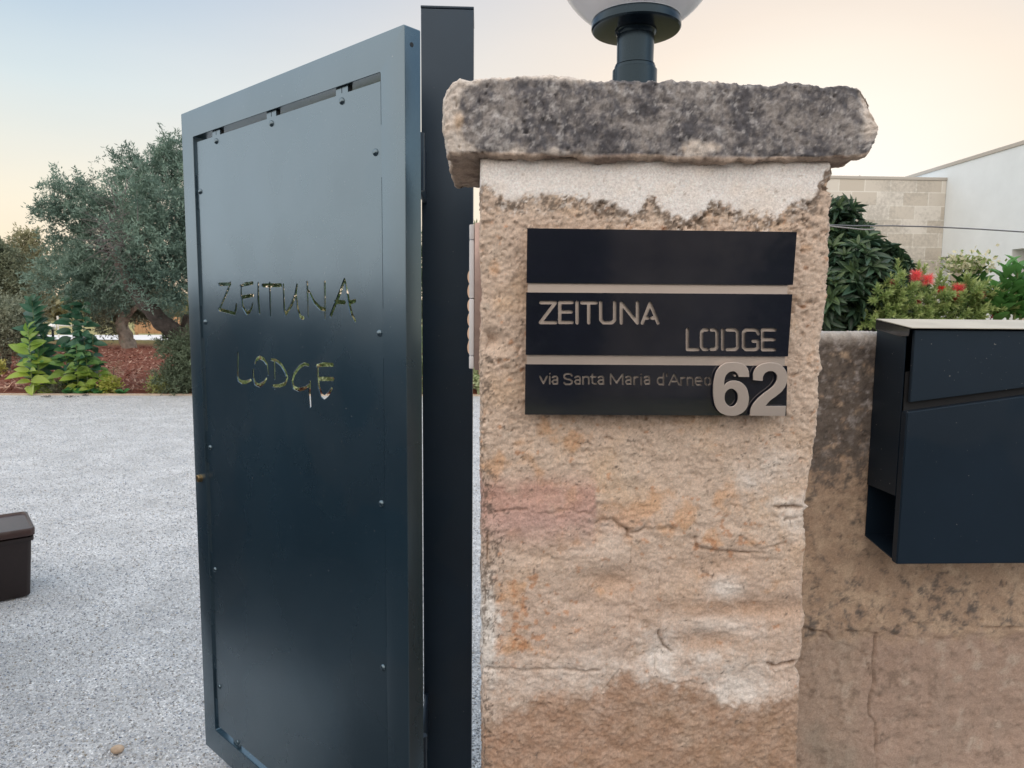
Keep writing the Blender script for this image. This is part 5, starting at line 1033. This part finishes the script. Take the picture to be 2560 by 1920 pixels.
rosettes('foliage', shrub_pts(bl, YD, 520, 301), .105, .27, t, (.042, .088, .055), mleaf('glossy dark leaf', .5, .38, .18), 302, n=12, tipc=(.14, .21, .075))
m = MB(); r = np.random.default_rng(303); b0 = np.array(t.location)
for b in bl[:17]:
    c = np.array(pxp(b[0], b[1], YD+b[3])); m.tube([tuple(b0+r.normal(size=3)*[.06, .06, 0]), tuple((b0*.4+c*.6)+r.normal(size=3)*.04), tuple(c)], [.012, .008, .004], 7)
m.build('branch', M_bark, t)
# bottlebrush with red flowers
YB = 3.35; t = empty('bottlebrush_shrub', (float(pxp(2330, 900, YB)[0]), YB, 0), 'light green bottlebrush shrub with red brush flowers behind the mailbox', 'shrub')
bl2 = [(2190, 745, 26, 0), (2215, 780, 34, 0), (2250, 745, 34, 0), (2290, 775, 36, 0), (2300, 715, 22, .1), (2340, 740, 34, 0), (2350, 780, 36, 0), (2395, 770, 36, 0), (2420, 745, 34, 0), (2450, 770, 30, 0), (2235, 800, 36, 0), (2180, 795, 20, 0), (2480, 780, 26, 0), (2400, 800, 40, 0), (2320, 810, 40, 0), (2165, 812, 12, 0), (2525, 800, 30, 0), (2245, 700, 10, 0)]
def sprig(pts, L, W, mt, par, cols, seed, per=22, ln=.10, template=None):
    r = np.random.default_rng(seed); parts = []
    for c, d, s in pts:
        d = d/np.linalg.norm(d); k = per; tt = np.linspace(0, 1, k); an = np.arange(k)*2.4; u = np.cross(d, r.normal(size=3)); u /= np.linalg.norm(u); v = np.cross(d, u)
        out = np.cos(an)[:, None]*u+np.sin(an)[:, None]*v; p = c+d*(tt*ln*s)[:, None]; xd = out*(.9-.6*tt**2)[:, None]+d*(.6+.8*tt)[:, None]; tone = np.clip(.55*tt+.45*r.random(k), 0, 1)
        parts.append(inst(*(template or diamond), p, xd, d-out*.3, L*s*(.8+.4*r.random(k)), W*s, np.array(cols[0])*(1-tone)[:, None]+np.array(cols[1])*tone[:, None]))
    V, F, C = join(parts); return npmesh('foliage', V, F, mt, par, col=C)
bl2 = [(x, y-2, r_*.80, d_) for x, y, r_, d_ in bl2 if x < 2485]
sprig(shrub_pts(bl2, YB, 230, 311), .036, .0095, M_broad, t, ((.17, .30, .09), (.55, .62, .27)), 312, per=24, ln=.062, template=broad(3, -.1, .2, .4))
m = MB(); r = np.random.default_rng(313); b0 = np.array(t.location)
for b in bl2:
    c = np.array(pxp(b[0], b[1]+10, YB+b[3])); m.tube([tuple(b0+np.array([(c[0]-b0[0])*.5, 0, .9])), tuple((b0*.2+c*.8)+r.normal(size=3)*.02), tuple(c)], [.006, .004, .002], 6)
m.build('branch', M_bark, t)
M_red = mleaf('red stamen', .2, .7, .35)
for k, (x, y, s, c) in enumerate([(2291, 690, 1.15, (.90, .20, .21)), (2320, 700, 1.1, (.90, .21, .21)), (2354, 726, .8, (.75, .10, .08)), (2396, 724, 1.2, (.86, .17, .18)), (2394, 742, .95, (.90, .20, .21)), (2448, 738, 1.0, (.75, .33, .25)), (2490, 788, 1.0, (.70, .05, .04)), (2232, 706, .5, (.55, .30, .20)), (2296, 755, .45, (.6, .25, .2))]):
    r = np.random.default_rng(400+k); c0 = pxp(x, y, YB-.05); n = 420; ax = np.array([.15*r.normal(), -.1, 1.]); ax /= np.linalg.norm(ax); h = .018*s; tt = r.uniform(-.5, .5, n); d = r.normal(size=(n, 3)); d -= (d@ax)[:, None]*ax; d /= np.linalg.norm(d, axis=1)[:, None]; d += ax*(.25+1.5*tt+.35*r.normal(size=n))[:, None]
    cc = np.array(c)*(.8+.5*r.random((n, 1))); Vf, Ff, Cf = inst(*diamond, c0+ax*(tt*h)[:, None], d, r.normal(size=(n, 3)), .031*s*(.75+.4*r.random(n)), .0014, cc); npmesh('flower', Vf, Ff, M_red, t, col=Cf, smooth=False)
# laurel-like plant with cream blossom
M_lau = mleaf('laurel leaf', .5, .4, .35); leafW = broad(5, -.15, .3, .3)
def stems_plant(name, lab, S, Y, L, col, seed, w=.48):
    b0 = pxp(S[0][0], 900, Y); t = empty(name, (float(b0[0]), Y, 0), lab, 'plant'); r = np.random.default_rng(seed); parts = []; m = MB()
    for (x, y, y2, n, x2) in S:
        top = pxp(x, y, Y); bt = pxp(x2, y2, Y); m.tube([tuple(bt), tuple(top)], [.006, .003], 7); k = np.arange(n); tt = k/(n-1); an = k*2.4+r.random()*6; p = bt+(top-bt)*tt[:, None]
        out = np.column_stack([np.cos(an), np.sin(an)*.8, np.zeros(n)]); xd = out+np.array([0, 0, 1.])*(.7+.5*tt)[:, None]; LL = L*(1-.35*tt**2)*(.85+.3*r.random(n))
        parts.append(inst(*leafW, p, xd, np.array([0, -.3, 1.])-out*.6, LL, LL*w, np.array(col)*(.75+.6*r.random(n))[:, None]))
    V, F, C = join(parts); npmesh('foliage', V, F, M_lau, t, col=C); m.tube([tuple(b0*[1, 1, 0]), tuple(pxp(S[0][4], S[0][2], Y))], [.01, .006], 7); m.build('stem', M_stem, t); return t
t = stems_plant('flowering_plant', 'broad-leaved green plant topped with loose cream blossom before the white wall', [(2412, 700, 800, 16, 2420), (2448, 672, 790, 14, 2430), (2395, 705, 800, 14, 2405), (2455, 700, 800, 14, 2445), (2430, 690, 800, 14, 2425)], 3.5, .105, (.085, .19, .055), 500)
r = np.random.default_rng(501); n = 520; cc = pxp(2415, 668, 3.5); p = cc+r.normal(size=(n, 3))*np.array([.060, .04, .022]); p[:, 2] += .02*np.abs(r.normal(size=n)); col = np.where(r.random((n, 1)) < .6, np.array([[.74, .70, .50]]), np.array([[.25, .32, .12]]))
V, F, C = inst(*diamond, p, r.normal(size=(n, 3)), r.normal(size=(n, 3)), .026, .016, col); npmesh('blossom', V, F, M_red, t, col=C, smooth=False)
stems_plant('leafy_shoots', 'two upright bright green leafy shoots at the right edge above the mailbox', [(2515, 670, 800, 15, 2520), (2545, 665, 800, 15, 2535), (2485, 720, 800, 12, 2500), (2560, 720, 800, 12, 2550), (2500, 745, 810, 10, 2490), (2575, 690, 800, 14, 2570)], 3.3, .115, (.11, .27, .075), 510, w=.56)
# ================================================================== THINGS OUTSIDE THE FRAME (seen only as soft reflections)
dpanel = empty('driveway_gate', (-2.4, 1.6, 0), 'dark sheet metal driveway gate standing open at the left, beyond the frame', 'gate')  # unseen panel with ribs, added only to give the gate a dark reflection
m = MB(); m.box((-2.45, .0, .02), (-2.40, 3.0, 1.45), .004); m.build('leaf', M_post, dpanel)
for y in (0, .98, 1.96, 2.94): m = MB(); m.box((-2.3995, y, .02), (-2.375, y+.06, 1.45), .003); m.build('stile', M_post, dpanel)
m = MB(); m.box((-30, -9.4, -.02), (30, -9.0, 3.3), .02); tag(m.build('street_wall', mat('street wall stone', (.42, .35, .29), .95, noise=(2, 8, .4), bump=[(10, .8, .03)]), smooth=0), 'long rough stone wall across the street, behind the viewer', 'wall')
for k, (x, y, rr, hh) in enumerate([(-3.6, -7.6, 1.1, 1.3), (1.2, -8.2, .7, 1.9), (5.2, -7.8, 1.4, 1.5), (-8.5, -7.7, 1.3, 1.6)]):
    r = np.random.default_rng(700+k); n = 5000; d = r.normal(size=(n, 3)); d /= np.linalg.norm(d, axis=1)[:, None]; p = d*(r.random(n)**.4)[:, None]*np.array([rr, rr*.6, hh])+np.array([x, y, hh*.95]); p[:, 2] = np.maximum(p[:, 2], .05)
    V, F, C = inst(*diamond, p, r.normal(size=(n, 3)), r.normal(size=(n, 3)), .16, .07, np.array([[.04, .07, .03]])*(.6+.9*r.random((n, 1))))
    o = npmesh('street_bush', V, F, M_broad, col=C, smooth=False); tag(o, ['dark bush across the street, second from its left end', 'narrow tall dark bush across the street', 'widest dark bush across the street, at its right end', 'dark bush at the far left end across the street'][k], 'bush', 'bushes across the street')  # unseen bushes, added as dark shapes for the sign plates to reflect
print('tris ok')
